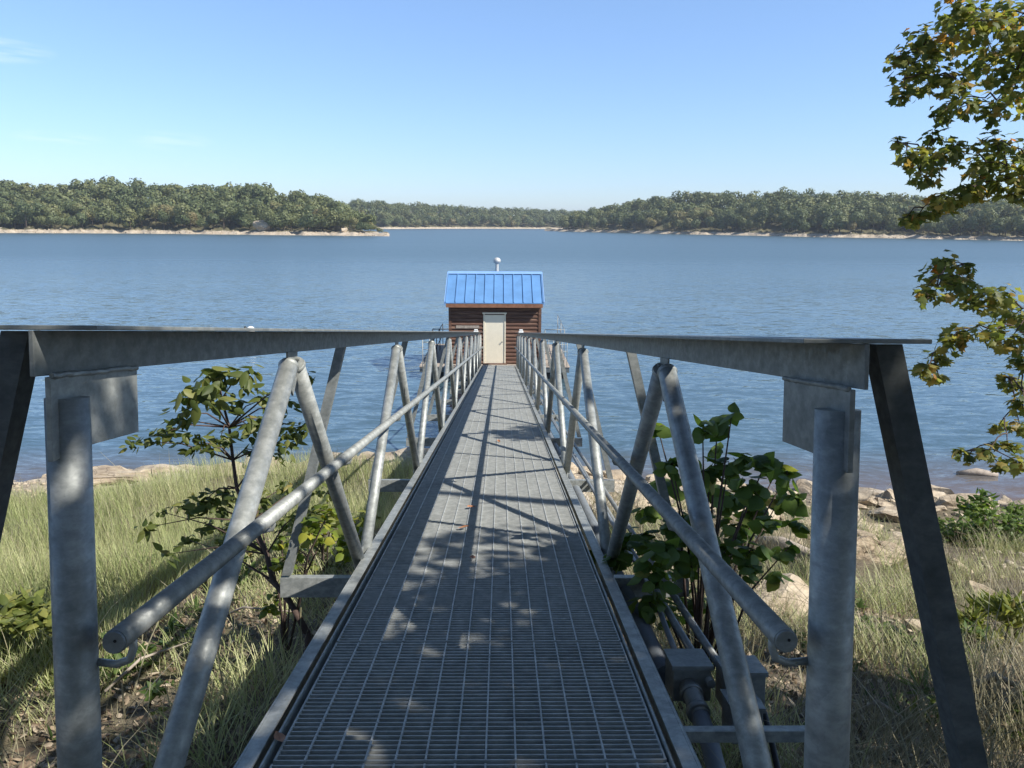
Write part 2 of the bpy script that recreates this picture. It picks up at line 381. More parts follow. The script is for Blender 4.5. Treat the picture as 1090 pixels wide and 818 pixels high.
def water_mat():
    m, nt, p = mat('lake_surface'); g = geo(nt)
    sep = N(nt, 'SeparateXYZ'); nt.links.new(g, sep.inputs[0])
    mr = N(nt, 'MapRange'); nt.links.new(sep.outputs[1], mr.inputs[0])
    for i, v in ((1, 17.5), (2, 22.5), (3, 0), (4, 1)): mr.inputs[i].default_value = v
    c = mixc(nt, mr.outputs[0], (.13, .09, .065), (.058, .102, .130))
    nt.links.new(c, p.inputs['Base Color'])
    p.inputs['IOR'].default_value = 1.33
    rr_ = N(nt, 'MapRange'); nt.links.new(sep.outputs[1], rr_.inputs[0])     # unresolved chop farther out
    for i, v in ((1, 20), (2, 160), (3, .07), (4, .32)): rr_.inputs[i].default_value = v
    nt.links.new(rr_.outputs[0], p.inputs['Roughness'])
    # wind ripples: crests run roughly across the view, with slacker and rougher patches
    warp = N(nt, 'TexNoise', Scale=.22, Detail=2.0); nt.links.new(g, warp.inputs['Vector'])
    wv = N(nt, 'VectorMath', operation='MULTIPLY_ADD'); nt.links.new(warp.outputs['Color'], wv.inputs[0]); wv.inputs[1].default_value = (2.2, 2.2, 0); nt.links.new(g, wv.inputs[2])
    def slopes(vec, scale, detail, k):
        n = N(nt, 'TexNoise', Scale=scale, Detail=detail, Roughness=.55); nt.links.new(vec, n.inputs['Vector'])
        v = N(nt, 'VectorMath', operation='SUBTRACT'); nt.links.new(n.outputs['Color'], v.inputs[0]); v.inputs[1].default_value = (.5, .5, .5)
        q = N(nt, 'VectorMath', operation='MULTIPLY'); nt.links.new(v.outputs[0], q.inputs[0]); q.inputs[1].default_value = k; return q.outputs[0]
    def addv(x, y):
        v = N(nt, 'VectorMath', operation='ADD'); nt.links.new(x, v.inputs[0]); nt.links.new(y, v.inputs[1]); return v.outputs[0]
    a = slopes(mapped(nt, wv.outputs[0], (.45, 1.9, 1), (0, 0, rad(-9))), 1.9, 2, (.24, .50, 0))
    b = slopes(mapped(nt, wv.outputs[0], (.7, 2.2, 1), (0, 0, rad(14))), 6.0, 3, (.20, .40, 0))
    c2 = slopes(mapped(nt, g, (.5, 1.6, 1)), .3, 3, (.03, .08, 0))
    big = noise(nt, mapped(nt, g, (.22, 1, 1)), .035, 4)
    amp = ramp(nt, big, [(.32, (.55,) * 3), (.62, (1.2,) * 3)])
    ex = N(nt, 'MapRange'); nt.links.new(sep.outputs[1], ex.inputs[0])
    for i, v in ((1, 20), (2, 140), (3, .8), (4, 1.15)): ex.inputs[i].default_value = v
    am = N(nt, 'Math', operation='MULTIPLY'); nt.links.new(amp, am.inputs[0]); nt.links.new(ex.outputs[0], am.inputs[1]); amp = am.outputs[0]
    sm = N(nt, 'VectorMath', operation='MULTIPLY'); nt.links.new(addv(a, b), sm.inputs[0]); nt.links.new(amp, sm.inputs[1])
    up_ = N(nt, 'VectorMath', operation='ADD'); nt.links.new(sm.outputs[0], up_.inputs[0]); up_.inputs[1].default_value = (0, 0, 1)
    nn = N(nt, 'VectorMath', operation='NORMALIZE'); nt.links.new(up_.outputs[0], nn.inputs[0]); nt.links.new(nn.outputs[0], p.inputs['Normal'])
    return m
M_WATER = water_mat()

# ------------------------------------------------------------------ ground, water, hills
SH = [(-400, 30), (-60, 16), (-30, 16.5), (-12, 18.7), (-10, 19.2), (-6, 20.3), (-2.5, 20.9), (0, 20.6), (3.1, 19.2), (6.2, 18.0), (9.4, 17.8), (10.6, 17.5), (12.5, 17.3), (30, 14.5), (60, 15), (400, 30)]
SHX, SHY = np.array([a for a, b in SH], float), np.array([b for a, b in SH], float)
def shore(x): return np.interp(x, SHX, SHY)
PR = [(-400, -4), (-40, -4), (-15, -2.4), (-4, -.9), (0, 0), (1.2, .45), (2.6, .85), (4.2, 1.15), (8, 1.9), (12, 2.75), (15, 3.45), (17, 4.1), (18.3, 4.75), (19.5, 4.98), (24, 5.3), (60, 8), (300, 14), (2000, 14)]
PRX, PRZ = np.array([a for a, b in PR], float), np.array([b for a, b in PR], float)
def vnoise(x, y, seed=0):
    """smooth value noise on numpy arrays"""
    xi, yi = np.floor(x).astype(int), np.floor(y).astype(int); fx, fy = x - xi, y - yi
    fx, fy = fx * fx * (3 - 2 * fx), fy * fy * (3 - 2 * fy)
    def h(a, b):
        v = np.sin(a * 127.1 + b * 311.7 + seed * 74.7) * 43758.5453; return v - np.floor(v)
    return (h(xi, yi) * (1 - fx) + h(xi + 1, yi) * fx) * (1 - fy) + (h(xi, yi + 1) * (1 - fx) + h(xi + 1, yi + 1) * fx) * fy
def ground(x, y):
    x = np.asarray(x, float); y = np.asarray(y, float)
    d = (shore(x) - y) * np.where(y > 5, 1.0, 1.0)
    d = d - (shore(x) - 19.6) * np.clip((8 - y) / 8, 0, 1)
    z = np.interp(d, PRX, PRZ)
    w = np.clip((d - .2) / 3, .12, 1) * np.clip((np.hypot(x, y) - .9) / 2, 0, 1)
    z = z + w * ((vnoise(x * .35, y * .35, 1) - .5) * .5 + (vnoise(x * 1.3, y * 1.3, 2) - .5) * .16 + (vnoise(x * 4, y * 4, 3) - .5) * .05)
    return z
def gz(x, y): return float(ground(np.array([x]), np.array([y]))[0])
def grid_mesh(name, X, Y, Z, m, kind='structure'):
    h, w = X.shape
    V = np.stack([X, Y, Z], -1).reshape(-1, 3); i = np.arange(h * w).reshape(h, w)
    T = np.concatenate([np.stack([i[:-1, :-1], i[:-1, 1:], i[1:, 1:]], -1).reshape(-1, 3), np.stack([i[:-1, :-1], i[1:, 1:], i[1:, :-1]], -1).reshape(-1, 3)])
    o = trimesh(name, V, T, np.zeros(len(V)), m, smooth=True)
    return tag(o, kind=kind)
xs = np.concatenate([-np.geomspace(400, 18, 24), np.arange(-17.5, 18, .22), np.geomspace(18, 400, 24)])
ys = np.concatenate([-np.geomspace(300, 6, 20), np.arange(-5.5, 24, .22), np.geomspace(24.5, 80, 12)])
X, Y = np.meshgrid(xs, ys)
grid_mesh('shore_bank', X, Y, ground(X, Y), M_BANK)
mb = MB(); mb.add([(-3500, 8, 0), (3500, 8, 0), (3500, 4500, 0), (-3500, 4500, 0)], [(0, 1, 2, 3)])
w = build('lake_water', mb, M_WATER); tag(w, kind='structure')
mb = MB(); mb.add([(-4500, -300, -4.5), (4500, -300, -4.5), (4500, 4600, -4.5), (-4500, 4600, -4.5)], [(0, 1, 2, 3)])
tag(build('lake_bed', mb, M_BANK), kind='structure')

def hz(px): return 238 + .00611 * (px - 545)
def land(name, shore_pts, top_pts, depth_pts, tree_h, ridge=95):
    """a wooded shore: waterline, skyline and depth given along the bearing"""
    sp = np.array(shore_pts, float); tp = np.array(top_pts, float); dp = np.array(depth_pts, float)
    def dist(px): return np.interp(px, sp[:, 0], sp[:, 1])
    def hgt(px):
        d = dist(px) + ridge * .8
        return np.maximum(6.6 + (hz(px) - np.interp(px, tp[:, 0], tp[:, 1])) / FPX * d - tree_h, .8)
    def depth(px): return np.interp(px, dp[:, 0], dp[:, 1])
    def xyz(px, q):
        """q metres behind the waterline"""
        th = np.arctan((px - 545) / FPX) + YAW
        D = dist(px) + q + (vnoise(px * .11, px * 0 + 3, 5) - .5) * 6 + (vnoise(px * .5, px * 0 + 3, 6) - .5) * 1.5
        rr = np.clip(q / ridge, 0, 1); k = rr * rr * (3 - 2 * rr)
        hh = hgt(px) * k * np.where(q > ridge, np.clip(1 - (q - ridge) / 260, 0, 1), 1)
        z = np.where(q < 0, q * .25, np.minimum(q * .24, 1.8) + hh)
        z = z + np.clip(q / 10, 0, 1) * (vnoise(px * .3, q * .06, 9) - .5) * 2.2
        return D * np.sin(th), D * np.cos(th), z
    px = np.arange(sp[0, 0], sp[-1, 0] + 1e-6, 2.0)
    q = np.concatenate([[-14, -6, -2, 0, 1.5, 3, 5, 7, 10], np.arange(16, 170, 9)])
    PX, Q = np.meshgrid(px, q)
    Q = np.where(Q > 0, np.minimum(Q, depth(PX)), Q)
    X, Y, Z = xyz(PX, Q)
    grid_mesh(name, X, Y, Z, M_HILL)
    return dist, depth, xyz, sp[0, 0], sp[-1, 0]
L_LEFT = land('hill', [(-260, 640), (-150, 560), (0, 500), (140, 475), (300, 420), (416, 393)],
              [(-260, 205), (-100, 200), (0, 199), (60, 203), (130, 195), (200, 199), (280, 200), (320, 205), (350, 208), (375, 214), (392, 226), (416, 240)],
              [(-260, 160), (330, 150), (380, 75), (408, 16), (416, 4)], 13.5)
L_MID = land('hill.001', [(330, 830), (415, 840), (500, 950), (600, 1000), (700, 1000)],
             [(330, 211), (385, 213.5), (430, 216), (500, 220), (560, 222.5), (610, 225), (700, 226)],
             [(330, 160), (700, 160)], 13)
L_RIGHT = land('hill.002', [(578, 720), (590, 690), (700, 561), (850, 483), (1090, 441), (1320, 430)],
               [(578, 238), (592, 231), (605, 227), (640, 220.5), (690, 212), (720, 207), (780, 206), (850, 206.5), (900, 208), (950, 213), (1000, 215), (1050, 217), (1090, 219), (1320, 222)],
               [(578, 10), (600, 60), (640, 140), (1320, 160)], 13)

# ------------------------------------------------------------------ far woods
def crown_arrays(n, seed, hgt, wid):
    """crown of small leaf clumps: several overlapping lobes around a centre"""
    r = np.random.default_rng(seed)
    k = r.integers(5, 8)
    c = np.stack([r.normal(0, .17, k) * wid, r.normal(0, .17, k) * wid, hgt * (.38 + .42 * r.random(k))], 1)
    c[0] = (0, 0, hgt * .72)
    rr = wid * (.30 + .14 * r.random(k))
    j = r.integers(0, k, n)
    d = r.normal(size=(n, 3)); d /= np.linalg.norm(d, axis=1, keepdims=True)
    P = c[j] + d * (rr[j] * (.75 + .3 * r.random(n)))[:, None] * np.array([1, 1, .9])
    P[:, 2] = np.maximum(P[:, 2], .4)
    nr = d + r.normal(0, .22, (n, 3))
    return P, frames(nr, r.random(n) * 6.28, wid * (.055 + .07 * r.random(n)) * (420 / max(n, 200)) ** .25)
far_protos = []
KINDS = [('round', 11.5, 8.5), ('tall', 14.0, 7.5), ('low', 8.0, 7.5)]
for ki, (kn, hh, ww) in enumerate(KINDS):
    for s_ in range(2):
        P, Mx = crown_arrays(900, 100 + ki * 10 + s_, hh, ww)
        V, T, rd = scatter(*QUAD, Mx, P, rng.random(len(P)))
        tr = MB(); tr.path([(0, 0, -1.5), (.15, 0, hh * .3), (0, .2, hh * .6)], [.28, .2, .1], 6)
        tv = np.array(tr.v); tt = []
        for f in tr.f:
            for i in range(1, len(f) - 1): tt.append((f[0], f[i], f[i + 1]))
        tt = np.array(tt) + len(V); nT = len(T)
        V = np.concatenate([V, tv]); T = np.concatenate([T, tt]); rd = np.concatenate([rd, np.zeros(len(tv))])
        o = trimesh('shore_tree', V, T, rd, [M_SHORETREE, M_BARK])
        mi = np.zeros(len(T), dtype=np.int32); mi[nT:] = 1
        o.data.polygons.foreach_set('material_index', mi)
        me = o.data; bpy.data.objects.remove(o)
        far_protos.append((kn, me))
LAB = {'left': 'on the front edge of the left wooded point across the lake', 'mid': 'at the waterside of the farthest shore in the middle', 'right': 'on the front edge of the right wooded shore across the lake'}
WORDS = {'round': 'round-crowned green tree', 'tall': 'tall green tree', 'low': 'low bushy tree'}
def plant_land(L, side, n_front, n_back, front_q, pxr):
    dist, depth, xyz, a, b = L
    lo, hi = pxr
    cnt = 0; tries = 0
    while cnt < n_front and tries < 20000:
        tries += 1
        px = lo + (hi - lo) * (cnt + random.random()) / n_front
        q = front_q[0] + (front_q[1] - front_q[0]) * random.random() ** 1.3
        if q > depth(np.array(px)) - 2: q = max(float(depth(np.array(px))) * .6, 5)
        x, y, z = (float(v) for v in xyz(np.array(px), np.array(float(q))))
        kn, me = random.choice(far_protos if q > 16 else far_protos + far_protos[4:] * 2)
        o = bpy.data.objects.new('shore_tree', me); COL.objects.link(o)
        o.location = (x, y, z - .3); o.rotation_euler = (0, 0, random.random() * 6.28)
        k = (.8 + .4 * random.random()) * (1 - .6 * min(max((px - 352) / 55, 0), 1) if side == 'left' else 1); o.scale = (k * (.9 + .25 * random.random()), k * (.9 + .25 * random.random()), k)
        tag(o, WORDS[kn] + ' ' + LAB[side], 'tree', WORDS[kn] + 's ' + LAB[side])
        cnt += 1
    return
def wood(L, side, n, q0, quads, pxr, hs=(7.5, 14)):
    dist, depth, xyz, a, b = L
    VV, TT, RR = [], [], []; base = 0
    px = pxr[0] + (pxr[1] - pxr[0]) * rng.random(n); q = q0 + (155 - q0) * rng.random(n) ** 1.15
    keep = q < depth(px) - 4; px, q = px[keep], q[keep]
    x, y, z = xyz(px, q)
    protos = [crown_arrays(quads, 500 + i, 1.0, .72) for i in range(10)]
    for i in range(len(px)):
        P, Mx = protos[i % 10]
        h = hs[0] + (hs[1] - hs[0]) * rng.random(); w_ = h * (.85 + .35 * rng.random())
        th = rng.random() * 6.28; R = np.array([[math.cos(th), -math.sin(th), 0], [math.sin(th), math.cos(th), 0], [0, 0, 1]])
        A = R * np.array([[w_, w_, h]])
        V, T, rd = scatter(*QUAD, np.einsum('ij,kjl->kil', A, Mx), P @ A.T + np.array([x[i], y[i], z[i] - .5]), np.clip(rng.random() + rng.normal(0, .16, len(P)), 0, 1))
        VV.append(V); TT.append(T + base); RR.append(rd); base += len(V)
    o = trimesh('distant_woodland', np.concatenate(VV), np.concatenate(TT), np.concatenate(RR), M_FARTREE)
    tag(o, 'dense mixed woodland covering the slope behind the shore trees', 'woodland', kind='stuff')
plant_land(L_LEFT, 'left', 105, 0, (7, 40), (-25, 408))
plant_land(L_MID, 'mid', 45, 0, (7, 25), (408, 600))
plant_land(L_RIGHT, 'right', 140, 0, (7, 42), (594, 1110))
wood(L_LEFT, 'left', 700, 26, 230, (-120, 400))
wood(L_MID, 'mid', 900, 12, 150, (375, 640))
wood(L_RIGHT, 'right', 1000, 28, 210, (594, 1200))

# rocks of the far shores: bare outcrops on the left point, rubble along the waterline
def rock_mesh(seed, sub=3, flat_=.45, rough=.28):
    bm = bmesh.new(); bmesh.ops.create_icosphere(bm, subdivisions=sub, radius=.5)
    r = random.Random(seed)
    planes = [(Vector((r.gauss(0, 1), r.gauss(0, 1), r.gauss(0, 1))).normalized(), .17 + .2 * r.random()) for _ in range(14)]
    off = Vector((r.random() * 50, r.random() * 50, r.random() * 50))
    for v in bm.verts:
        for n, d in planes:
            e = v.co.dot(n) - d
            if e > 0: v.co -= n * e
        v.co += v.normal * (mnoise.fractal(v.co * 3.2 + off, .9, 2.1, 4) * rough * .25)
        v.co.z *= flat_ * 1.7
    me = bpy.data.meshes.new('rock'); bm.to_mesh(me); bm.free(); me.materials.append(M_ROCK); return me
rock_me = [rock_mesh(i, 3, .28 + .08 * (i % 4)) for i in range(8)]
def tri_of(me):
    me.calc_loop_triangles()
    V = np.zeros(len(me.vertices) * 3); me.vertices.foreach_get('co', V)
    T = np.zeros(len(me.loop_triangles) * 3, dtype=np.int32); me.loop_triangles.foreach_get('vertices', T)
    return V.reshape(-1, 3), T.reshape(-1, 3)
small_rock = tri_of(rock_mesh(77, 1, .4, .2))
VV, TT, RR, base = [], [], [], 0
for L, pxr, n in ((L_LEFT, (-20, 415), 500), (L_RIGHT, (600, 1100), 600)):
    px = pxr[0] + (pxr[1] - pxr[0]) * rng.random(n); q = 1 + 8 * rng.random(n) ** 1.5
    x, y, z = L[2](px, q); P = np.stack([x, y, z], 1)
    nr = np.tile(np.array([[0, 0, 1.]]), (n, 1)) + rng.normal(0, .2, (n, 3))
    V, T, rd = scatter(small_rock[0], small_rock[1], frames(nr, rng.random(n) * 6.28, .5 + 1.6 * rng.random(n) ** 2.5), P, rng.random(n))
    VV.append(V); TT.append(T + base); RR.append(rd); base += len(V)
tag(trimesh('shore_rubble', np.concatenate(VV), np.concatenate(TT), np.concatenate(RR), M_ROCK), 'pale rubble along the far waterlines', 'rubble', kind='stuff')
for i, (px, q, sc, lab) in enumerate([(287, 9, (17, 7, 11), 'bare tan rock outcrop among the trees, left one on the left point'), (368, 8, (9, 5, 4), 'bare tan rock outcrop near the tip of the left point')]):
    x, y, z = (float(v) for v in L_LEFT[2](np.array(float(px)), np.array(float(q))))
    o = bpy.data.objects.new('rock_outcrop', rock_me[i + 2]); COL.objects.link(o); o.location = (x, y, z + .8); o.scale = sc; o.rotation_euler = (.1, 0, i * 1.3)
    tag(o, lab, 'rock')

# ------------------------------------------------------------------ thin haze over the lake
mh = bpy.data.materials.new('lake_haze'); mh.use_nodes = True; mh.node_tree.nodes.remove(mh.node_tree.nodes['Principled BSDF'])
pv = mh.node_tree.nodes.new('ShaderNodeVolumePrincipled'); pv.inputs['Density'].default_value = .00018; pv.inputs['Color'].default_value = (.78, .87, 1, 1); pv.inputs['Anisotropy'].default_value = .2
mh.node_tree.links.new(pv.outputs[0], mh.node_tree.nodes['Material Output'].inputs['Volume'])
mb = MB(); mb.box(-4600, 4600, -400, 4700, -16, 75); tag(build('haze', mb, mh), kind='stuff')

# ------------------------------------------------------------------ gangway
GO = EYE + Vector((-.1, 0, 0)) + Vector((0, math.cos(SLOPE), -math.sin(SLOPE))) * 1.5 + Vector((0, math.sin(SLOPE), math.cos(SLOPE))) * (-1.4)
gang = empty('gangway', GO, (-SLOPE, 0, 0))
tag(gang, 'long galvanised steel truss gangway with grating deck sloping down to the pump house', 'gangway')
OFF = (-.1, 1.5, -1.4)         # deck coordinates: x right, y along the deck, z square to it, origin at the eye
def gp(name, mb, m, label=None, bevel=0, parent=None):
    o = build(name, mb, m, parent or gang, OFF, bevel)
    if label: o['label'] = label
    return o
XL, XR = -.875, .69            # truss planes
YE = 32.75                     # lake end of the deck
DZ = -1.4
NODE = [1.55 + 3.25 * k for k in range(10)] + [32.6]
APEX = [(NODE[k] + NODE[k + 1]) / 2 + (.06 if k < 9 else 0) for k in range(10)]
# grating: transverse bearing bars with long cross rods, one mesh shared by every panel
PL = .968
def grating_panel():
    m = MB(); x0, x1 = -.74, .548
    n = 32
    for i in range(n):
        y = .008 + (PL - .016) * i / (n - 1)
        m.box(x0, x1, y - .0028, y + .0028, -.034, 0)
    k = 14
    for i in range(k):
        x = x0 + (x1 - x0) * i / (k - 1)
        t = .0032 if 0 < i < k - 1 else .003
        m.box(x - t, x + t, .003, PL - .003, -.010 if 0 < i < k - 1 else -.034, .0025)
    return m
first = None
npan = 32
for i in range(npan):
    if first is None:
        me_o = gp('grating_panel', grating_panel(), M_GRATE); first = me_o
        # grating mesh is written around its own origin
        first.data.transform(Matrix.Translation(Vector(OFF)))
        o = first
    else:
        o = first.copy(); COL.objects.link(o); o.parent = gang
    yy = 1.46 + i * (PL + .013)
    o.location = (-OFF[0], yy - OFF[1], -.006)
    o.rotation_euler = (0, 0, random.uniform(-.0006, .0006))
for sgn, xo, xt in ((-1, -.85, XL), (1, .645, XR)):
    # bottom chord: channel with an inner top flange and an outer bottom flange
    m = MB(); s = sgn
    m.box(min(xo, xo - s * .008), max(xo, xo - s * .008), 1.42, YE, DZ - .16, DZ + .012)
    m.box(min(xo - s * .009, xo - s * .058), max(xo - s * .009, xo - s * .058), 1.42, YE, DZ + .004, DZ + .012)
    m.box(min(xo + s * .001, xo + s * .08), max(xo + s * .001, xo + s * .08), 1.42, YE, DZ - .16, DZ - .152)
    gp('bottom_chord', m, M_GALV)
    m = MB(); e = xo - s * .078
    m.box(min(e, e - s * .007), max(e, e - s * .007), 1.42, YE, DZ - .07, DZ + .006)
    m.box(min(e - s * .008, e - s * .045), max(e - s * .008, e - s * .045), 1.42, YE, DZ - .052, DZ - .045)
    gp('support_angle', m, M_GALV)
    # top chord: angle with the flange turned outwards
    zt = 0.0 if s < 0 else -.02
    xw = -.885 if s < 0 else .70
    m = MB()
    m.box(min(xw, xw + s * .009), max(xw, xw + s * .009), 1.47, YE, zt - .088, zt)
    m.box(xw - .125 + s * .0045, xw + .125 + s * .0045, 1.47, YE, zt + .001, zt + .010)
    gp('top_chord', m, M_CHORD, bevel=.0015)
    xp = xw + s * .004
    # end posts with slotted gusset plates
    for y, big in ((1.56, True), (32.62, False)):
        m = MB(); m.path([(xt, y, DZ - .14), (xt, y, zt - .135)], .041 if s < 0 else .0445, 24)
        gp('end_post', m, M_GALV)
        m = MB(); y0, y1 = (y - .065, y + .29) if big else (y - .29, y + .065)
        zz = zt - .09
        m.prism([(xt + s * .006, y0, zz), (xt + s * .006, y1, zz), (xt + s * .006, y1, zz - .152), (xt + s * .006, y + .05, zz - .152), (xt + s * .006, y0, zz - .165)], (-s * .011, 0, 0))
        m.path([(xt + s * .006 - s * .012, y0 + .003 + (y1 - y0 - .006) * i / 24, zz + .002 + random.uniform(-.0015, .0015)) for i in range(25)], .006, 6)
        gp('gusset_plate', m, M_GALV if s < 0 else M_CHORD, bevel=.001)
    # warren diagonals, their top gussets and foot plates
    for k in range(10):
        a = APEX[k]
        m = MB(); g = .075
        m.prism([(xt - s * .004, a - g, zt - .085), (xt - s * .004, a + g, zt - .085), (xt - s * .004, a + g * .8, zt - .20), (xt - s * .004, a, zt - .27), (xt - s * .004, a - g * .8, zt - .20)], (s * .009, 0, 0))
        for yy in (a - .035, a + .04):
            m.path([(xt - s * .02, yy, zt - .118), (xt + s * .02, yy, zt - .118)], .008, 6)
        gp('gusset_plate', m, M_CHORD, bevel=.001)
        for nd, w_ in ((NODE[k], -1), (NODE[k + 1], 1)):
            top = Vector((xt, a + w_ * .045, zt - .135)); bot = Vector((xt, nd - w_ * .055, DZ - .06))
            m = MB(); m.path([top, bot], .0365 if k else .038, 18)
            dv = (top - bot).normalized()
            if k < 4:
                for e_, w2 in ((bot, 1), (top, -1)): m.path([e_ + dv * .004 * w2, e_ + dv * .012 * w2, e_ + dv * .02 * w2], [.0385, .043, .0375], 18, False)
            gp('diagonal', m, M_GALV)
            # handrail hook on the diagonal
            hx = -.76 if s < 0 else .57
            zh = -.612; t = (zh - .055 - top.z) / (bot.z - top.z); yh = top.y + t * (bot.y - top.y)
            m = MB(); m.path([(xt - s * .03, yh, zh - .055), (hx + s * .035, yh, zh - .058), (hx + s * .006, yh, zh - .05), (hx, yh, zh - .034), (hx, yh, zh - .012)], .0075, 8)
            gp('rail_bracket', m, M_GALV)
    for k, nd in enumerate(NODE):
        m = MB(); m.prism([(xt + s * .004, nd - .13, DZ - .15), (xt + s * .004, nd + .13, DZ - .15), (xt + s * .004, nd + .09, DZ + .02), (xt + s * .004, nd - .09, DZ + .02)], (s * .009, 0, 0))
        gp('foot_plate', m, M_GALV)
        # outrigger brace from the top chord down to the floor beam end
        xa = xw + s * .068; xb = (-1.335 if s < 0 else 1.14); yy = nd + .02
        m = MB(); m.angle((xa, yy - .0, zt - .001), (xb, yy - .0, DZ - .15), (s, 0, 0), (0, 1, 0), .056, .007)
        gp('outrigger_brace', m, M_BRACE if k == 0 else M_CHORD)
    # handrail
    hx = -.76 if s < 0 else .57; zh = -.612
    m = MB(); m.path([(hx, 1.49, zh), (hx, 12, zh - .004), (hx, YE - .2, zh)], .0242, 18)
    hr = gp('handrail', m, M_GALV)
    m = MB(); m.path([(hx, 1.4885, zh), (hx, 1.484, zh)], [.0235, .0215], 18)
    gp('end_cap', m, M_CHORD, parent=hr)
    m = MB(); m.path([(hx + .004, 1.4845, zh + .004), (hx + .004, 1.4825, zh + .004)], .0032, 8)
    gp('cap_hole', m, M_HOLE, parent=hr)
    m = MB(); m.path([(xt - s * .035, 1.57, zh - .075), (hx + s * .035, 1.565, zh - .078), (hx + s * .008, 1.565, zh - .068), (hx, 1.565, zh - .045), (hx, 1.565, zh - .018)], .0085, 10)
    gp('rail_bracket', m, M_GALV)
for k, nd in enumerate(NODE):
    m = MB(); y = nd + .02
    m.box(-1.40, 1.21, y - .004, y + .004, DZ - .29, DZ - .165)
    m.box(-1.40, 1.21, y + .005, y + .065, DZ - .173, DZ - .165)
    m.box(-1.40, 1.21, y + .005, y + .065, DZ - .29, DZ - .282)
    gp('floor_beam', m, M_GALV)
for k in range(10):
    m = MB(); a, b = NODE[k] + .1, NODE[k + 1] - .05
    m.angle((-.80, a, DZ - .235), (.59, b, DZ - .235), (1, .4, 0), (0, 0, 1), .05, .006)
    gp('floor_brace', m, M_CHORD)
# services along the right side
def run(name, pts, r, m, label, n=12):
    b = MB(); b.path(pts, r, n); return gp(name, b, m, label)
run('conduit', [(.80, 3.62, -1.66), (.80, 12, -1.67), (.80, 32.3, -1.66)], .05, M_PVC, 'thick grey conduit along the right side of the deck')
run('conduit', [(.965, 3.4, -1.60), (.965, 12, -1.61), (.965, 32.3, -1.6)], .021, M_BOX, 'thin steel conduit along the right side of the deck', 8)
run('conduit', [(1.06, 3.4, -1.60), (1.06, 12, -1.61), (1.06, 32.3, -1.6)], .021, M_BOX, None, 8)
run('conduit', [(.86, 3.45, -1.6), (.93, 4.6, -1.58), (.915, 12, -1.56), (.915, 32.3, -1.56)], .016, M_PVC, 'thin black cable pipe beside the conduits', 8)
for (x0, x1, y0, y1, z0, z1) in ((.80, .975, 3.44, 3.62, -1.70, -1.535), (1.02, 1.20, 3.36, 3.53, -1.72, -1.53), (.985, 1.115, 3.14, 3.30, -1.74, -1.585)):
    m = MB(); m.box(x0, x1, y0, y1, z0, z1); bx = gp('junction_box', m, M_BOX, bevel=.004)
    m = MB(); m.box(x0 - .008, x1 + .008, y0 - .012, y1 + .008, z1 + .001, z1 + .007); m.box(x0 - .008, x1 + .008, y0 - .012, y0 - .009, z1 - .014, z1 + .0005)
    gp('box_lid', m, M_BOX, parent=bx, bevel=.001)
m = MB(); m.path([(.87, 3.45, -1.63), (.87, 3.36, -1.635), (.875, 3.24, -1.67)], .043, 14)
for yy in (3.40, 3.28): m.path([(.87, yy, -1.634 - (3.4 - yy) * .2), (.872, yy - .03, -1.64 - (3.4 - yy) * .2)], .052, 14)
gp('hose_coupling', m, M_BOX)
m = MB(); m.path([(.873, 3.25, -1.665), (.88, 3.1, -1.72), (.875, 2.8, -1.85), (.86, 2.5, -1.98), (.85, 2.1, -2.05), (.85, 1.6, -2.0)], .04, 14)
gp('hose', m, M_PVC, 'thick grey hose bending down from the first junction box')
for dx, bend in ((0, 0), (.075, .03)):
    m = MB(); m.path([(1.085 + dx, 3.36, -1.66), (1.09 + dx, 3.27, -1.67), (1.095 + dx, 3.2, -1.74), (1.085 + dx, 3.0, -1.86 - bend), (1.07 + dx, 2.7, -1.98), (1.07 + dx, 2.2, -2.05)], .014, 8)
    gp('cable', m, M_BLACK)
    m = MB(); m.path([(1.085 + dx, 3.362, -1.66), (1.088 + dx, 3.29, -1.668)], [.022, .017], 8); gp('cable_gland', m, M_BOX)
m = MB(); m.box(.66, 1.33, 2.90, 2.904, -1.60, -1.555); m.box(.66, 1.33, 2.905, 2.945, -1.559, -1.555); m.box(.66, 1.33, 2.941, 2.945, -1.60, -1.56)
gp('support_strut', m, M_GALV)
for s, x in ((-1, -.86), (1, .66)):
    m = MB(); m.box(x - .07, x + .09, 26.0, 26.12, (.0 if s < 0 else -.02) + .001, .05); m.box(x - .05, x + .07, 25.99, 26.13, .051, .10)
    gp('rail_clamp', m, M_WHITE, bevel=.01)

# ------------------------------------------------------------------ floating dock and pump house
dock = empty('floating_dock', (0, 35.5, 0))
tag(dock, 'low floating dock with thin railings carrying the brown pump house', 'dock')
m = MB(); m.box(-3.5, 2.95, 32.6, 38.9, .30, .52); build('deck_frame', m, M_DARKSTEEL, dock, bevel=.01)
m = MB()
for i in range(42):
    y = 32.58 + i * .151; m.box(-3.52, 2.97, y, y + .143, .522, .56)
build('deck_boards', m, M_DRIFT, dock)
for i in range(4):
    m = MB(); x = -3.3 + i * 1.62; m.box(x, x + 1.3, 32.75, 38.7, -.25, .298); build('float_tank', m, M_BLACK, dock, bevel=.06)
def railing(name, pts, zs, r, mt, posts, label=None):
    m = MB()
    for z in zs: m.path([(x, y, z) for x, y in pts], r, 6)
    for x, y in posts: m.path([(x, y, .56), (x, y, max(zs))], r, 6)
    o = build(name, m, mt, dock)
    if label: o['label'] = label
railing('railing', [(-2.95, 33.0), (-2.95, 38.7)], (1.05, 1.62), .022, M_BLACK, [(-2.95, y) for y in (33.0, 34.9, 36.8, 38.7)], 'black railing on the left side of the dock')
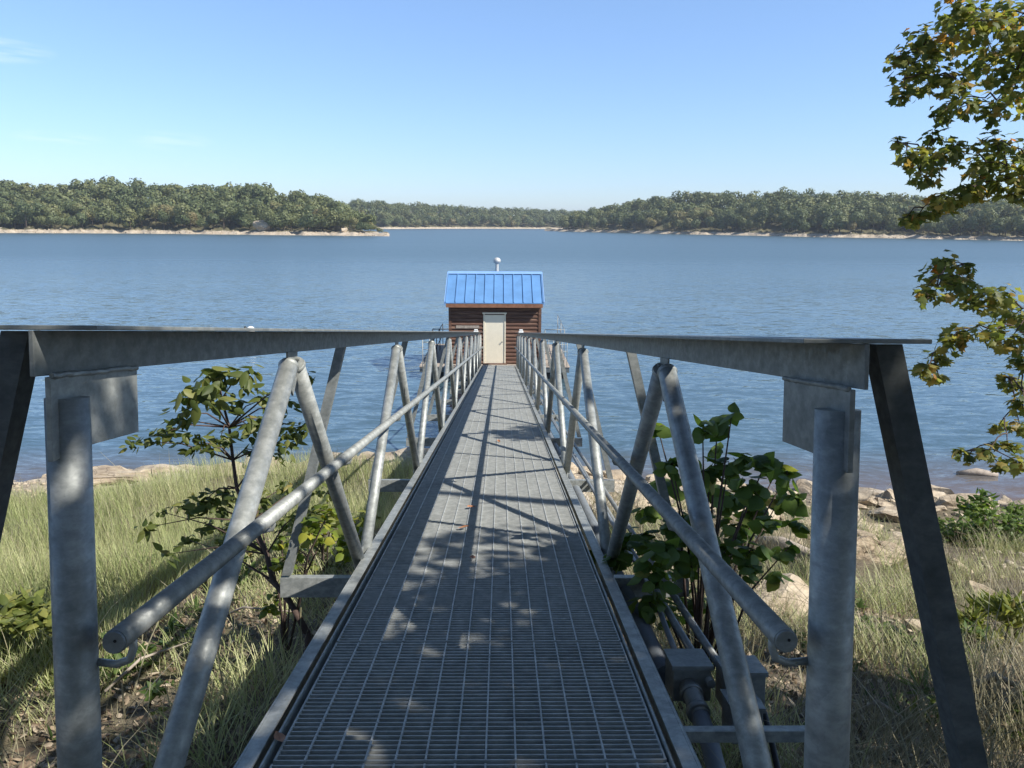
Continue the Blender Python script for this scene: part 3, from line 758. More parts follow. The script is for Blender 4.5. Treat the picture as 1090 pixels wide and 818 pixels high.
m = MB(); m.path([(-2.95, 33.0, 2.12), (-2.25, 33.02, 2.12)], .025, 6); m.path([(-2.95, 33.0, .56), (-2.95, 33.0, 2.12)], .025, 6); build('railing', m, M_BLACK, dock)
railing('railing', [(1.9, 33.1), (2.75, 33.1), (2.85, 38.6)], (1.05, 1.6, 2.1), .018, M_BOX, [(1.9, 33.1), (2.75, 33.1), (2.8, 35.8), (2.85, 38.6)], 'white railing on the right side of the dock')
m = MB()
for i in range(6): m.path([(1.85 + i * .2, 32.75, .45), (1.85 + i * .2, 32.75, 1.75)], .014, 5)
for z in (.5, .85, 1.2, 1.5, 1.74): m.path([(1.83, 32.75, z), (2.87, 32.75, z)], .012, 5)
build('gate_panel', m, M_GALV, dock)
m = MB()
for x in (-3.35, -3.05): m.path([(x, 32.4, -.2), (x, 32.55, 1.9)], .02, 6)
for z in (.1, .4, .7, 1.0, 1.3, 1.6): m.path([(-3.35, 32.42 + z * .07, z), (-3.05, 32.42 + z * .07, z)], .014, 5)
build('ladder', m, M_GALV, dock)
for x in (-1.5, .95):
    m = MB(); m.path([(x, 32.5, .1), (x, 32.5, .75)], .06, 10); build('hinge_post', m, M_DARKSTEEL, dock)

HX0, HX1, HY0, HY1, HZ0, HZW = -2.21, 1.68, 33.2, 37.0, .562, 3.06
house = empty('pump_house', ((HX0 + HX1) / 2, (HY0 + HY1) / 2, HZ0))
tag(house, 'small brown timber pump house with a blue metal gable roof and cream door', 'pump house')
def siding_wall(p0, p1, zb, zt, out, holes=None):
    """lapped half-log boards between two plan points"""
    m = MB(); p0 = Vector((*p0, 0)); p1 = Vector((*p1, 0)); o = Vector((*out, 0)); n = int(round((zt - zb) / .165)); hgt = (zt - zb) / n
    spans = [(p0, p1)] if not holes else [(p0, Vector((holes[0], p0.y, 0))), (Vector((holes[1], p0.y, 0)), p1)]
    for i in range(n):
        z = zb + i * hgt
        prof = [(0, 0), (.035, .018), (.05, .06), (.045, .11), (.02, hgt - .006), (0, hgt - .004)]
        for (a, b) in (spans if (holes and z < holes[2]) else [(p0, p1)]):
            m.prism([a + o * u + Vector((0, 0, z + v)) for u, v in prof], b - a)
    return m
DX0, DX1, DZT = -.71, .14, 2.72
build('wall', siding_wall((HX0, HY0), (HX1, HY0), HZ0, HZW, (0, -1), (DX0 - .06, DX1 + .06, DZT)), M_SIDING, house)
build('wall', siding_wall((HX0, HY1), (HX1, HY1), HZ0, HZW, (0, 1)), M_SIDING, house)
build('wall', siding_wall((HX0, HY0), (HX0, HY1), HZ0, HZW, (-1, 0)), M_SIDING, house)
build('wall', siding_wall((HX1, HY0), (HX1, HY1), HZ0, HZW, (1, 0)), M_SIDING, house)
m = MB(); m.box(HX0 + .02, HX1 - .02, HY0 + .02, HY1 - .02, HZ0, HZW); build('wall_core', m, M_SIDING, house)
for x, sx_ in ((HX0, -1), (HX1, 1)):
    m = MB(); m.prism([(x, HY0, HZW + .002), (x, HY1, HZW + .002), (x, 35.1, 4.22)], (sx_ * -.05, 0, 0)); build('gable', m, M_SIDING, house)
for x in (HX0, HX1):
    for y in (HY0, HY1):
        m = MB(); m.box(x - .06, x + .06, y - .065, y + .065, HZ0, HZW - .01); build('corner_board', m, M_SIDING, house)
# door
m = MB(); m.box(DX0, DX1, HY0 - .035, HY0 + .01, HZ0 + .03, DZT); dr = build('door', m, M_CREAM, house, bevel=.008)
m = MB(); m.path([(DX1 - .1, HY0 - .036, 1.55), (DX1 - .1, HY0 - .09, 1.55)], [.012, .03], 10); build('door_knob', m, M_DARKSTEEL, dr, off=house.location)
m = MB(); m.box(DX0 - .058, DX0 - .003, HY0 - .06, HY0, HZ0 + .01, DZT + .05); m.box(DX1 + .003, DX1 + .058, HY0 - .06, HY0, HZ0 + .01, DZT + .05)
m.box(DX0 - .1, DX1 + .1, HY0 - .085, HY0, DZT + .052, DZT + .11); build('door_frame', m, M_CREAM, dr, off=house.location)
m = MB(); m.box(DX0 - .05, DX1 + .12, HY0 - .14, HY0 - .062, HZ0 + .0, HZ0 + .05); build('door_sill', m, M_SIDING, house)
m = MB(); m.box(-1.95, -.95, HY0 - .062, HY0 - .05, 2.14, 2.26); build('pale_board', m, M_DRIFT, house)
# roof
RX0, RX1, RYE, RZE, RYR, RZR = -2.39, 1.81, 32.86, 3.27, 35.1, 4.40
sl = (RZR - RZE) / (RYR - RYE)
for sg in (-1, 1):
    ye = RYR + sg * (RYR - RYE)
    m = MB(); m.prism([(RX0, ye, RZE), (RX0, RYR, RZR), (RX0, RYR, RZR - .03), (RX0, ye, RZE - .03)], (RX1 - RX0, 0, 0)); rf = build('roof', m, M_BLUE, house)
    m = MB(); ns = 11
    for i in range(ns):
        x = RX0 + .02 + (RX1 - RX0 - .04) * i / (ns - 1)
        m.prism([(x - .017, ye, RZE + .003), (x - .017, RYR - sg * -.06 * 0, RZR + .003), (x - .017, RYR, RZR + .045), (x - .017, ye, RZE + .045)], (.034, 0, 0))
    build('standing_seams', m, M_BLUE, rf, off=house.location)
    m = MB(); y0, y1 = sorted((ye - sg * .005, ye - sg * .06)); m.box(RX0 + .03, RX1 - .03, y0, y1, RZE - .20, RZE - .032); build('fascia', m, M_FASCIA, house)
    m = MB(); y0, y1 = sorted((ye - sg * .065, RYR + sg * 1.88)); m.box(RX0 + .05, RX1 - .05, y0, y1, RZE - .18, RZE - .16); build('soffit', m, M_SIDING, house)
m = MB(); m.prism([(RX0 - .02, RYR - .16, RZR - .03), (RX0 - .02, RYR, RZR + .075), (RX0 - .02, RYR + .16, RZR - .03)], (RX1 - RX0 + .04, 0, 0)); build('ridge_cap', m, M_BLUETRIM, house)
for x in (RX0 - .045, RX1 + .012):
    m = MB(); m.prism([(x, RYE, RZE + .05), (x, RYR, RZR + .055), (x, 2 * RYR - RYE, RZE + .05), (x, 2 * RYR - RYE, RZE - .12), (x, RYR, RZR - .12), (x, RYE, RZE - .12)], (.033, 0, 0)); build('rake_trim', m, M_BLUETRIM, house)
m = MB(); vx, vy = -.2, 35.7
m.lathe((vx, vy, 0), [(.08, 4.0), (.08, 4.80)], 14)
M_VENT = galvanised('vent_metal', (.45, .46, .45), (.62, .63, .61), .3, .45)
vp = build('vent_pipe', m, M_VENT, house)
m = MB(); m.lathe((vx, vy, 4.92), [(.02, -.15)] + [(.175 * math.cos(t), .15 * math.sin(t)) for t in np.linspace(-1.3, 1.45, 9)] + [(.001, .15)], 16)
build('vent_cap', m, M_VENT, vp, off=house.location)

# white float on the open lake
p = atz(267, 354, 0)
b = empty('mooring_buoy', (p.x, p.y, 0)); tag(b, 'small white round float with a dark knob on the open lake beyond left rail', 'buoy')
m = MB(); m.lathe((p.x, p.y, .12), [(.005, -.3)] + [(.26 * math.cos(t), .26 * math.sin(t)) for t in np.linspace(-1.2, 1.2, 9)] + [(.005, .26)], 16); build('float', m, M_WHITE, b)
m = MB(); m.path([(p.x - .25, p.y - .05, .2), (p.x - .33, p.y - .05, .36)], [.09, .07], 8); build('knob', m, M_BLACK, b)

# ------------------------------------------------------------------ near shore: rocks, logs
def put_rock(x, y, sc, rz, label, group=None, me=None, z=None, tilt=.12, name='rock'):
    o = bpy.data.objects.new(name, me or random.choice(rock_me)); COL.objects.link(o)
    o.location = (x, y, (gz(x, y) if z is None else z) + sc[2] * .05); o.scale = sc; o.rotation_euler = (random.uniform(-tilt, tilt), random.uniform(-tilt, tilt), rz)
    return tag(o, label, 'rock', group)
for side, x0, x1, n in (('left', -13.5, -.8, 110), ('right', .9, 13.5, 235)):
    for i in range(n):
        x = x0 + (x1 - x0) * (i + random.random()) / n
        d = -.1 + 4.6 * random.random() ** 1.1 if side == 'left' else -.1 + 9.0 * random.random() ** 1.35
        s0 = (.3 + .95 * random.random() ** 2.2) * (1.6 if side == 'left' else 1.05)
        put_rock(x, float(shore(x)) - d, (s0 * 1.4, s0 * .95, s0 * (.34 if side == 'left' else .7)), random.gauss(0, .5) if side == 'left' else random.random() * 6.28,
                 'tan flat sandstone rock in the bank of rocks at the waterline %s of the gangway' % side, 'shoreline rocks %s of the gangway' % side)
p = atz(835, 640, 2.95)
put_rock(p.x, p.y, (1.35, 1.0, .95), .4, 'largest tan boulder on the bank, behind the right railing end', None, rock_me[4], name='boulder')
p = atz(965, 700, 2.7); put_rock(p.x + .1, p.y, (.5, .4, .3), 2, 'grey half buried rock in dry grass right of the end post', None, rock_me[1])
p = atz(775, 735, 2.9); put_rock(p.x, p.y, (.5, .45, .4), 1, 'brown rock under the junction boxes', None, rock_me[5])
def log(name, pts, r, label):
    m = MB(); m.path(pts, r, 10); o = build(name, m, M_DRIFT, off=pts[0]); o.location = pts[0]; return tag(o, label, 'log')
def on(px, py, z, dz=0.0):
    q = atz(px, py, z); return Vector((q.x, q.y, gz(q.x, q.y) + dz))
a = on(800, 592, 2.2, .12); b_ = on(885, 622, 2.3, .16); log('driftwood_log', [a, a.lerp(b_, .4) + Vector((0, .05, .06)), b_], [.06, .09, .075], 'dark driftwood log lying behind the boulder at right')
a = on(985, 586, 1.2, .1); b_ = on(1045, 590, 1.2, .12); log('driftwood_log', [a, a.lerp(b_, .5), b_], [.11, .1, .08], 'pale driftwood log among the rocks below the leafy shrub')
a = atz(1019, 504, .03); b_ = atz(1062, 506, .03); log('floating_log', [a, a.lerp(b_, .5) + Vector((0, .05, .05)), b_], [.06, .11, .06], 'tan log floating just off the right shore')
for (x0, y0, x1, y1, z, rr, lb) in ((905, 798, 955, 806, 3.3, .016, 'pale broken stick on the ground right of the end post'), (1030, 745, 1088, 770, 3.2, .03, 'grey fallen branch at the bottom right corner'),
                                    (115, 770, 205, 705, 3.5, .010, 'thin bent stick leaning in the grass left of the rail end'), (225, 682, 322, 704, 3.3, .009, 'thin forked twig lying left of the deck edge')):
    a = on(x0, y0, z, .05); b_ = on(x1, y1, z, .12); log('fallen_branch', [a, a.lerp(b_, .35) + Vector((.03, 0, .1)), b_], [rr, rr, rr * .4], lb)

# ------------------------------------------------------------------ near plants
def leaf_cloud(tpl, P, size, up_bias=.5, droop=0.0, seed=1, outward=None):
    r = np.random.default_rng(seed); k = len(P)
    nr = r.normal(size=(k, 3)) * .6 + np.array([0, 0, up_bias])
    d = r.normal(size=(k, 3)); d[:, 2] = d[:, 2] * .4 - droop
    if outward is not None: d = d * .6 + outward
    M = frames_dir(d, nr, size * (.65 + .6 * r.random(k)))
    return scatter(tpl[0], tpl[1], M, P, np.clip(r.beta(2, 2.2, k), 0, 1))
def join_arr(parts):
    VV, TT, RR, b = [], [], [], 0
    for V, T, R in parts: VV.append(V); TT.append(T + b); RR.append(R); b += len(V)
    return np.concatenate(VV), np.concatenate(TT), np.concatenate(RR)
def ball(c, r, n, seed, sq=(1, 1, 1), shell=.0):
    g = np.random.default_rng(seed); d = g.normal(size=(n, 3)); d /= np.linalg.norm(d, axis=1, keepdims=True)
    return np.array(c) + d * ((shell + (1 - shell) * g.random(n)) ** (1 / 2.2))[:, None] * r * np.array(sq)

# shade tree: trunk outside the frame to the right, limbs reaching over the gangway and the lake
tx, ty = 7.4, 3.0; tz = gz(tx, ty)
tree = empty('shade_tree', (tx, ty, tz)); tag(tree, 'tall lobed-leaf tree whose green and rusty branches hang in from the right edge', 'tree')
trunk_pts = [Vector((tx, ty, tz - .3)), Vector((tx - .1, ty, tz + 2)), Vector((tx - .3, ty + .1, tz + 4.5)), Vector((tx - .4, ty, tz + 7)), Vector((tx - .2, ty - .3, tz + 9.5))]
m = MB(); m.path(trunk_pts, [.3, .25, .2, .14, .06], 14); build('trunk', m, M_BARK, tree)
parts = []; limbs = MB(); sd = 10
def limb(a, b, r0, r1, sag=.0, n=5, jitter=.12):
    a, b = Vector(a), Vector(b); L_ = (b - a).length; pts = []
    for i in range(n + 1):
        t = i / n; q = a.lerp(b, t) + Vector((0, 0, math.sin(t * math.pi) * sag))
        if 0 < i < n: q += Vector((random.gauss(0, 1), random.gauss(0, 1), random.gauss(0, 1))) * jitter * L_ * .12
        pts.append(q)
    limbs.path(pts, [r0 + (r1 - r0) * i / n for i in range(n + 1)], 7); return pts
# crown lobes (off frame): (centre, radius, squash, clusters)
for c, R, sq, ncl in (((6.2, .5, 10.2), 2.35, (1, 1.1, .7), 70), ((7.2, -2.0, 9.4), 1.8, (1, 1, .8), 26), ((4.7, -1.0, 8.9), 1.8, (1.1, 1.1, .6), 45), ((4.7, 1.3, 8.9), 1.35, (1, 1.1, .6), 36), ((3.2, -.7, 9.7), 1.1, (1.2, 1, .7), 24)):
    limb(trunk_pts[3], c, .09, .03, .2)
    cc = ball(c, R, ncl, sd, sq, .25); sd += 1
    for q in cc:
        if random.random() < .3: limb(Vector(c).lerp(Vector(q), .2), q, .02, .006, 0, 3)
        parts.append(leaf_cloud(LOBED, ball(q, .52, 46, sd, (1, 1, .6)), .17, .8, .25, sd)); sd += 1
for c, R, ncl in (((6.5, -5.2, 9.2), 3.0, 60), ((1.5, -6.2, 9.6), 3.2, 70), ((-3.8, -6.6, 8.8), 3.0, 60), ((3.2, -6.0, 12.2), 2.6, 45), ((-1.0, -8.0, 6.6), 2.0, 30), ((3.6, -7.6, 6.6), 2.0, 30)):  # unseen lobes behind the eye, added to block sky fill on the steel
    limb(trunk_pts[2], c, .1, .04, .3)
    for q in ball(c, R, ncl, sd, (1, 1, .85), .2):
        sd += 1; parts.append(leaf_cloud(LOBED, ball(q, .75, 40, sd, (1, 1, .7)), .27, .8, .25, sd))
# branches seen in the picture: (px, py, radius px, leaves), depth
def sprig(list_, Yd, root, size=.098, trail=.009):
    global sd
    prev = Vector(root)
    for (px, py, rp, n) in list_:
        q = at(px, py, Yd + random.uniform(-.5, .5)); r = rp / FPX * Yd * 1.4
        pts = limb(prev, q, trail, trail * .5, .06, 4, .2); prev = pts[3]
        P = ball(q, r, int(n * 2.9), sd, (1, .9, .75)); parts.append(leaf_cloud(LOBED, P, size, .7, .3, sd)); sd += 1
        for k in range(min(n, 5)): limb(q, P[k], .005, .002, 0, 2)
BY = 8.4
mainA = limb(trunk_pts[2] + Vector((0, 0, .9)), at(1112, 20, BY), .09, .05, .3)[-1]
mainB = limb(trunk_pts[2], at(1112, 195, BY), .08, .04, .2)[-1]
mainC = limb(trunk_pts[2] + Vector((0, 0, -1.1)), at(1112, 330, BY - .6), .06, .03, .1)[-1]
sprig([(1080, 22, 34, 60), (1040, 22, 26, 42), (1018, 10, 17, 20), (1060, 60, 30, 46), (1010, 50, 18, 26), (985, 45, 18, 26), (972, 68, 22, 32), (958, 62, 10, 9), (962, 102, 9, 9), (1000, 88, 18, 26), (1022, 92, 12, 12), (968, 92, 16, 18)], BY, mainA)
sprig([(1082, 75, 26, 44), (1075, 105, 22, 26), (1055, 120, 14, 16), (1030, 112, 13, 14), (1008, 118, 11, 11), (1000, 125, 8, 7)], BY, mainA)
sprig([(1085, 165, 24, 36), (1060, 152, 14, 14), (1072, 190, 24, 34), (1045, 178, 17, 22), (1020, 160, 13, 14), (1000, 165, 17, 22), (985, 175, 14, 15), (975, 165, 10, 9), (955, 152, 7, 6), (968, 170, 9, 9), (985, 190, 11, 11), (992, 148, 10, 9)], BY, mainB)
sprig([(1085, 205, 12, 14), (1050, 200, 14, 18), (1030, 205, 13, 16), (1010, 215, 12, 15), (995, 225, 9, 10), (1000, 212, 9, 8), (975, 232, 9, 9), (962, 235, 6, 5)], BY, mainB)
sprig([(1080, 335, 18, 26), (1060, 315, 16, 20), (1040, 320, 15, 17), (1020, 305, 16, 22), (1000, 295, 16, 22), (990, 315, 11, 11), (1008, 280, 13, 14), (1030, 285, 8, 7), (983, 310, 8, 6)], BY - .6, mainC)
sprig([(1075, 362, 15, 18), (1050, 355, 12, 13), (1025, 355, 11, 11), (1010, 365, 12, 13), (1000, 382, 10, 10), (985, 396, 9, 9), (1000, 403, 7, 6), (978, 392, 6, 4)], BY - .6, mainC)
sprig([(1088, 385, 12, 14), (1082, 410, 11, 12), (1088, 430, 10, 10), (1068, 402, 6, 5), (1086, 455, 10, 10), (1062, 455, 7, 6), (1072, 475, 9, 10), (1050, 482, 9, 9), (1030, 487, 7, 7), (1065, 495, 8, 8), (1020, 482, 6, 4), (1085, 492, 9, 10)], BY - .8, mainC)
# the same branches carry on beyond the picture's edge towards the trunk
for px, py, rp, Yd, root in [(1118 + 30 * i, 20 + 14 * (i % 3), 34, BY - .25 * i, mainA) for i in range(6)] + [(1115 + 28 * i, 190 - 12 * (i % 2) - 12 * i, 28, BY - .3 * i, mainB) for i in range(6)] + [(1112 + 26 * i, 345 - 16 * i + 30 * (i % 2), 22, BY - .6 - .3 * i, mainC) for i in range(6)]:
    q = at(px, py, Yd); limb(root, q, .012, .004, .05, 3, .2)
    P = ball(q, rp / FPX * Yd * 1.3, int(rp * 3.2), sd, (1, 1, .75)); parts.append(leaf_cloud(LOBED, P, .11, .7, .3, sd)); sd += 1
build('branches', limbs, M_TWIG, tree)
trimesh('foliage', *join_arr(parts), M_MAPLE, tree)

# sapling outside the left truss
sap = empty('sapling', (at(330, 690, 4.4).x, 4.4, 0)); sap.location.z = gz(sap.location.x, 4.4)
tag(sap, 'slender young tree with drooping leaves growing beside the left truss', 'sapling')
limbs = MB(); parts = []
def stem(px_list, Y0, Y1, r0, r1):
    n = len(px_list); pts = [at(x, y, Y0 + (Y1 - Y0) * i / (n - 1)) for i, (x, y) in enumerate(px_list)]
    limbs.path(pts, [r0 + (r1 - r0) * i / (n - 1) for i in range(n)], 8); return pts
base = Vector(sap.location)
st = stem([(327, 674), (308, 640), (290, 618), (284, 590), (268, 555), (252, 520), (248, 490), (244, 455), (236, 425), (232, 400)], 4.45, 5.6, .022, .007)
limbs.path([base + Vector((0, 0, -.1)), st[0]], [.026, .022], 8)
for k, (px, py, rp, n, sz) in enumerate([(215, 418, 20, 26, .16), (228, 398, 15, 18, .15), (262, 402, 18, 22, .14), (280, 425, 12, 10, .13), (196, 440, 14, 14, .12), (180, 458, 14, 16, .11), (160, 465, 12, 14, .10), (142, 470, 9, 9, .09), (205, 470, 15, 18, .11), (235, 465, 14, 14, .12), (268, 455, 18, 24, .12),
                                        (290, 450, 16, 20, .11), (310, 460, 16, 20, .10), (326, 455, 10, 10, .09), (300, 480, 14, 14, .1), (275, 480, 12, 10, .11), (225, 478, 9, 7, .1), (245, 430, 15, 12, .13),
                                        (195, 540, 10, 9, .11), (215, 535, 17, 24, .12), (235, 530, 15, 20, .12), (172, 545, 8, 6, .11), (155, 562, 9, 7, .11), (180, 590, 9, 6, .11), (250, 555, 15, 18, .1), (275, 550, 17, 22, .09), (300, 555, 14, 16, .09), (320, 545, 14, 16, .09), (240, 575, 13, 18, .08), (265, 580, 14, 20, .08), (225, 560, 12, 14, .09), (255, 600, 12, 16, .07), (200, 575, 9, 8, .09), (300, 520, 14, 16, .09), (280, 530, 14, 18, .09), (335, 520, 10, 10, .09), (310, 430, 8, 6, .1), (330, 400, 7, 5, .1)]):
    Yd = 5.15 + random.uniform(-.35, .35); q = at(px, py, Yd); r = rp / FPX * Yd
    j = min(range(len(st)), key=lambda i: (st[i] - q).length + (0 if st[i].z < q.z + .1 else .4))
    limbs.path([st[j], st[j].lerp(q, .5) + Vector((0, 0, .05)), q], [.007, .005, .002], 6)
    P = ball(q, r * 1.2, int(n * 1.8), 900 + k, (1, 1, .8)); parts.append(leaf_cloud(OVATE, P, sz * .72, .5, .55, 900 + k))
build('trunk', limbs, M_TWIG, sap)
trimesh('foliage', *join_arr(parts), M_SAPL, sap)

def shrub(name, label, cat, base_px, stems, clusters, Yd, tpl, m_leaf, size, droop=.2, seed=1, yj=.3, upb=.7, mult=1):
    global limbs
    b0 = at(base_px[0], base_px[1], Yd); z = gz(b0.x, Yd); e = empty(name, (b0.x, Yd, z)); tag(e, label, cat)
    limbs = MB(); parts = []
    ends = []
    for k, (px, py, rp, n) in enumerate(clusters):
        Y_ = Yd + random.uniform(-yj, yj); q = at(px, py, Y_); r = rp / FPX * Yd
        if k < stems or random.random() < .35:
            mid = Vector((b0.x, Yd, z)).lerp(q, .55) + Vector((0, 0, (q.z - z) * .15))
            limbs.path([(b0.x + random.uniform(-.05, .05), Yd + random.uniform(-.05, .05), z - .12), mid, q], [.011, .007, .003], 6)
        n = int(n * mult); P = ball(q, r * (1.15 if mult > 1 else 1), n, seed * 50 + k, (1, 1, .8)); parts.append(leaf_cloud(tpl, P, size, upb, droop, seed * 50 + k))
        for i in range(min(n, 4)): limbs.path([q, P[i]], [.003, .0015], 5)
    build('stems', limbs, M_TWIG, e); trimesh('foliage', *join_arr(parts), m_leaf, e)
    return e
shrub('leafy_shrub', 'shrub with large broad dark leaves pushing through the right truss', 'shrub', (745, 735), 10,
      [(748, 455, 9, 3), (764, 450, 11, 5), (779, 441, 6, 2), (700, 455, 8, 3), (762, 478, 6, 3), (755, 500, 17, 8), (775, 497, 14, 7), (800, 520, 20, 9), (815, 492, 10, 5), (828, 498, 11, 6), (790, 490, 9, 4), (715, 495, 12, 6), (708, 515, 10, 4),
       (740, 525, 18, 9), (770, 530, 20, 10), (805, 545, 17, 8), (820, 560, 13, 5), (785, 560, 20, 10), (745, 560, 22, 11), (715, 555, 16, 8), (690, 545, 14, 7), (680, 575, 15, 8), (660, 580, 10, 5), (700, 590, 20, 11), (735, 595, 20, 11), (770, 590, 18, 9), (800, 585, 15, 6), (715, 625, 20, 11), (735, 640, 18, 9), (700, 612, 16, 8), (690, 640, 13, 6), (720, 655, 14, 7), (640, 598, 8, 5), (655, 596, 8, 5), (800, 610, 9, 4), (825, 612, 8, 3), (838, 505, 9, 4), (842, 530, 11, 5), (848, 558, 11, 5), (838, 585, 11, 5), (828, 535, 12, 5)],
      4.5, BROAD, M_SHRUB, .10, .3, 3, .5, .9, 2.7)
shrub('leafy_shrub', 'low pale leafy shrub behind the left outrigger near the shore', 'shrub', (345, 640), 8, [(335, 545, 14, 16), (355, 555, 16, 20), (375, 570, 14, 16), (345, 580, 16, 20), (320, 560, 12, 14), (365, 600, 14, 14), (335, 605, 14, 14), (310, 580, 12, 14), (390, 550, 10, 9), (350, 525, 10, 8), (300, 600, 12, 12)], 7.2, OVATE, M_YELLOW2, .12, .1, 12, .6, .7, 1.8)
shrub('vine', 'low yellowing vine under the left sapling', 'vine', (305, 680), 5, [(300, 575, 10, 10), (290, 600, 10, 10), (305, 600, 11, 12), (310, 620, 10, 10), (295, 635, 9, 8), (318, 590, 8, 8), (285, 648, 7, 6), (345, 570, 15, 16), (365, 585, 14, 15), (330, 560, 15, 16), (350, 545, 12, 12), (375, 555, 12, 10)], 4.9, BROAD, M_YELLOW, .062, .3, 4, .35, .7, 1.7)
shrub('shore_shrub', 'dark green shrub by the rocks at the right shore', 'shrub', (1055, 625), 9, [(1050, 532, 11, 22), (1030, 540, 11, 22), (1080, 545, 13, 26), (1000, 562, 11, 18), (1045, 545, 14, 30), (1040, 565, 16, 40), (1065, 560, 18, 46), (1085, 560, 16, 40), (1020, 560, 14, 30), (1010, 575, 14, 30), (1045, 585, 20, 60), (1075, 585, 20, 60), (1025, 595, 14, 26), (1090, 600, 18, 40), (1060, 605, 18, 40), (1105, 575, 18, 40)], 11.5, OVATE, M_SHRUB, .12, -.2, 5, .6, .7, 3.4)
shrub('feathery_weed', 'bright feathery green weed at the right edge', 'weed', (1060, 760), 8, [(1030, 665, 14, 60), (1050, 650, 12, 55), (1075, 655, 16, 70), (1090, 665, 14, 60), (1020, 690, 14, 60), (1045, 690, 18, 90), (1075, 690, 18, 90), (1060, 715, 16, 60), (1095, 700, 14, 60)], 6.2, NARROW, M_YELLOW2, .15, -.9, 6, .5, .2, 3)
shrub('leafy_weed', 'dark green leafy bush in the bottom left corner', 'weed', (20, 770), 9, [(20, 645, 13, 20), (45, 655, 13, 18), (62, 670, 11, 12), (10, 655, 16, 26), (35, 665, 16, 28), (55, 690, 14, 22), (15, 690, 20, 34), (40, 710, 18, 30), (-15, 680, 20, 34), (10, 725, 18, 24), (58, 720, 12, 16), (-25, 720, 18, 24)], 5.0, OVATE, M_YELLOW2, .11, .1, 7, .4, .7, 5)
shrub('leafy_weed', 'small broadleaf weed between the left post and diagonal', 'weed', (165, 800), 6, [(165, 775, 12, 12), (150, 760, 10, 10), (180, 760, 10, 10), (175, 785, 12, 12), (150, 790, 10, 10), (185, 735, 9, 9), (165, 735, 9, 9)], 4.3, OVATE, M_WEED, .09, -.1, 8, .4, .7, 2)
shrub('leafy_weed', 'low green weed among dry grass right of the end post', 'weed', (945, 790), 5, [(945, 750, 12, 16), (925, 765, 12, 16), (965, 765, 12, 16), (945, 775, 12, 14), (980, 735, 10, 14)], 4.6, NARROW, M_WEED, .16, -.5, 9)

# small weeds repeated over the near bank
weed0 = shrub('bank_weed', 'small green weed among the litter and grass left of the gangway', 'weed', (120, 745), 5, [(120, 715, 11, 9), (108, 725, 9, 8), (133, 722, 9, 8), (120, 730, 11, 9), (112, 705, 7, 5)], 4.7, OVATE, M_WEED, .085, -.2, 14, .1, .6, 1.4)
weed0['group'] = 'weeds on the left bank'
for i in range(56):
    sd_ = -1 if i < 34 else 1
    y = random.uniform(3.9, 8.0 if sd_ < 0 else 9.5); x = sd_ * random.uniform(2.0 if sd_ < 0 else 1.5, .9 + y * .72)
    c = weed0.copy(); COL.objects.link(c); c.location = (x, y, gz(x, y) - .03); c.rotation_euler = (0, 0, random.random() * 6.28); k = random.uniform(.7, 1.7); c.scale = (k, k, k * random.uniform(.7, 1.3))
    if sd_ > 0: c['label'] = 'small green weed among the dry grass and stones right of the gangway'; c['group'] = 'weeds on the right bank'
    for ch in list(weed0.children):
        d = ch.copy(); COL.objects.link(d); d.parent = c
# grass, dry grass and litter
def blades(name, n, sampler, hgt, wid, m, label, seed, lean=.25):
    r = np.random.default_rng(seed); x, y = sampler(r, n)
    keep = (np.abs(x + .1) > 1.0) | (y < 0) | (r.random(len(x)) < .25); x, y = x[keep], y[keep]; k = len(x)
    z = ground(x, y) - .02
    cl = vnoise(x * .9, y * .9, 11); h = hgt * (.45 + .75 * cl) * (.6 + .6 * r.random(k))
    th = r.random(k) * 6.28; c, s_ = np.cos(th), np.sin(th); ln = lean + .5 * r.random(k) ** 2
    wd = wid * (.7 + .6 * r.random(k)); M = np.zeros((k, 3, 3))
    M[:, 0, 0] = c * wd; M[:, 1, 0] = s_ * wd
    M[:, 0, 1] = -s_ * h * ln * 1.6; M[:, 1, 1] = c * h * ln * 1.6
    M[:, 2, 2] = h; M[:, 0, 2] = -s_ * h * ln * .4; M[:, 1, 2] = c * h * ln * .4
    o = trimesh(name, *scatter(BLADE[0], BLADE[1], M, np.stack([x, y, z], 1), r.random(k)), m)
    return tag(o, label, 'grass', kind='stuff')
def left_field(r, n):
    y = 3.2 + 14.0 * r.random(n) ** .9; x = -(.9 + (1.0 + y * .78) * r.random(n)); d = shore(x) - y
    k = ((x < -2.5 - .6 * vnoise(x, y, 8)) | (y > 9.5)) & (d > 4.7 + 1.4 * vnoise(x, y, 4)) & (vnoise(x * .6, y * .6, 21) > .2 + np.clip((8.0 - y) * .15, 0, .5)); return x[k], y[k]
blades('tall_grass', 60000, left_field, .50, .0055, M_GRASS, 'tall pale green grass on the bank left of the gangway', 31)
def left_straw(r, n):
    x, y = left_field(r, n); k = vnoise(x * .55, y * .55, 41) > .52; return x[k], y[k]
blades('dry_grass', 15000, left_straw, .46, .006, M_STRAW, 'bleached straw mixed through the grass left of the gangway', 36, .5)
def right_field(r, n):
    y = 2.6 + 13 * r.random(n); x = .95 + (1.0 + y * .72) * r.random(n); d = shore(x) - y
    k = (d > 5.6 + 2.4 * vnoise(x, y, 4)) & (vnoise(x * .8, y * .8, 22) > .44); return x[k], y[k]
def right_green(r, n):
    y = 3.0 + 11.5 * r.random(n); x = 1.0 + (1.0 + y * .72) * r.random(n); d = shore(x) - y
    k = (d > 3.4) & (vnoise(x * .9, y * .9, 61) > .58); return x[k], y[k]
blades('green_grass', 26000, right_green, .36, .007, M_GRASS, 'grey green grass tufts between the stones right of the gangway', 38, .6)
blades('dry_grass', 27000, right_field, .38, .0065, M_STRAW, 'dry straw coloured grass on the bank right of the gangway', 32, .5)
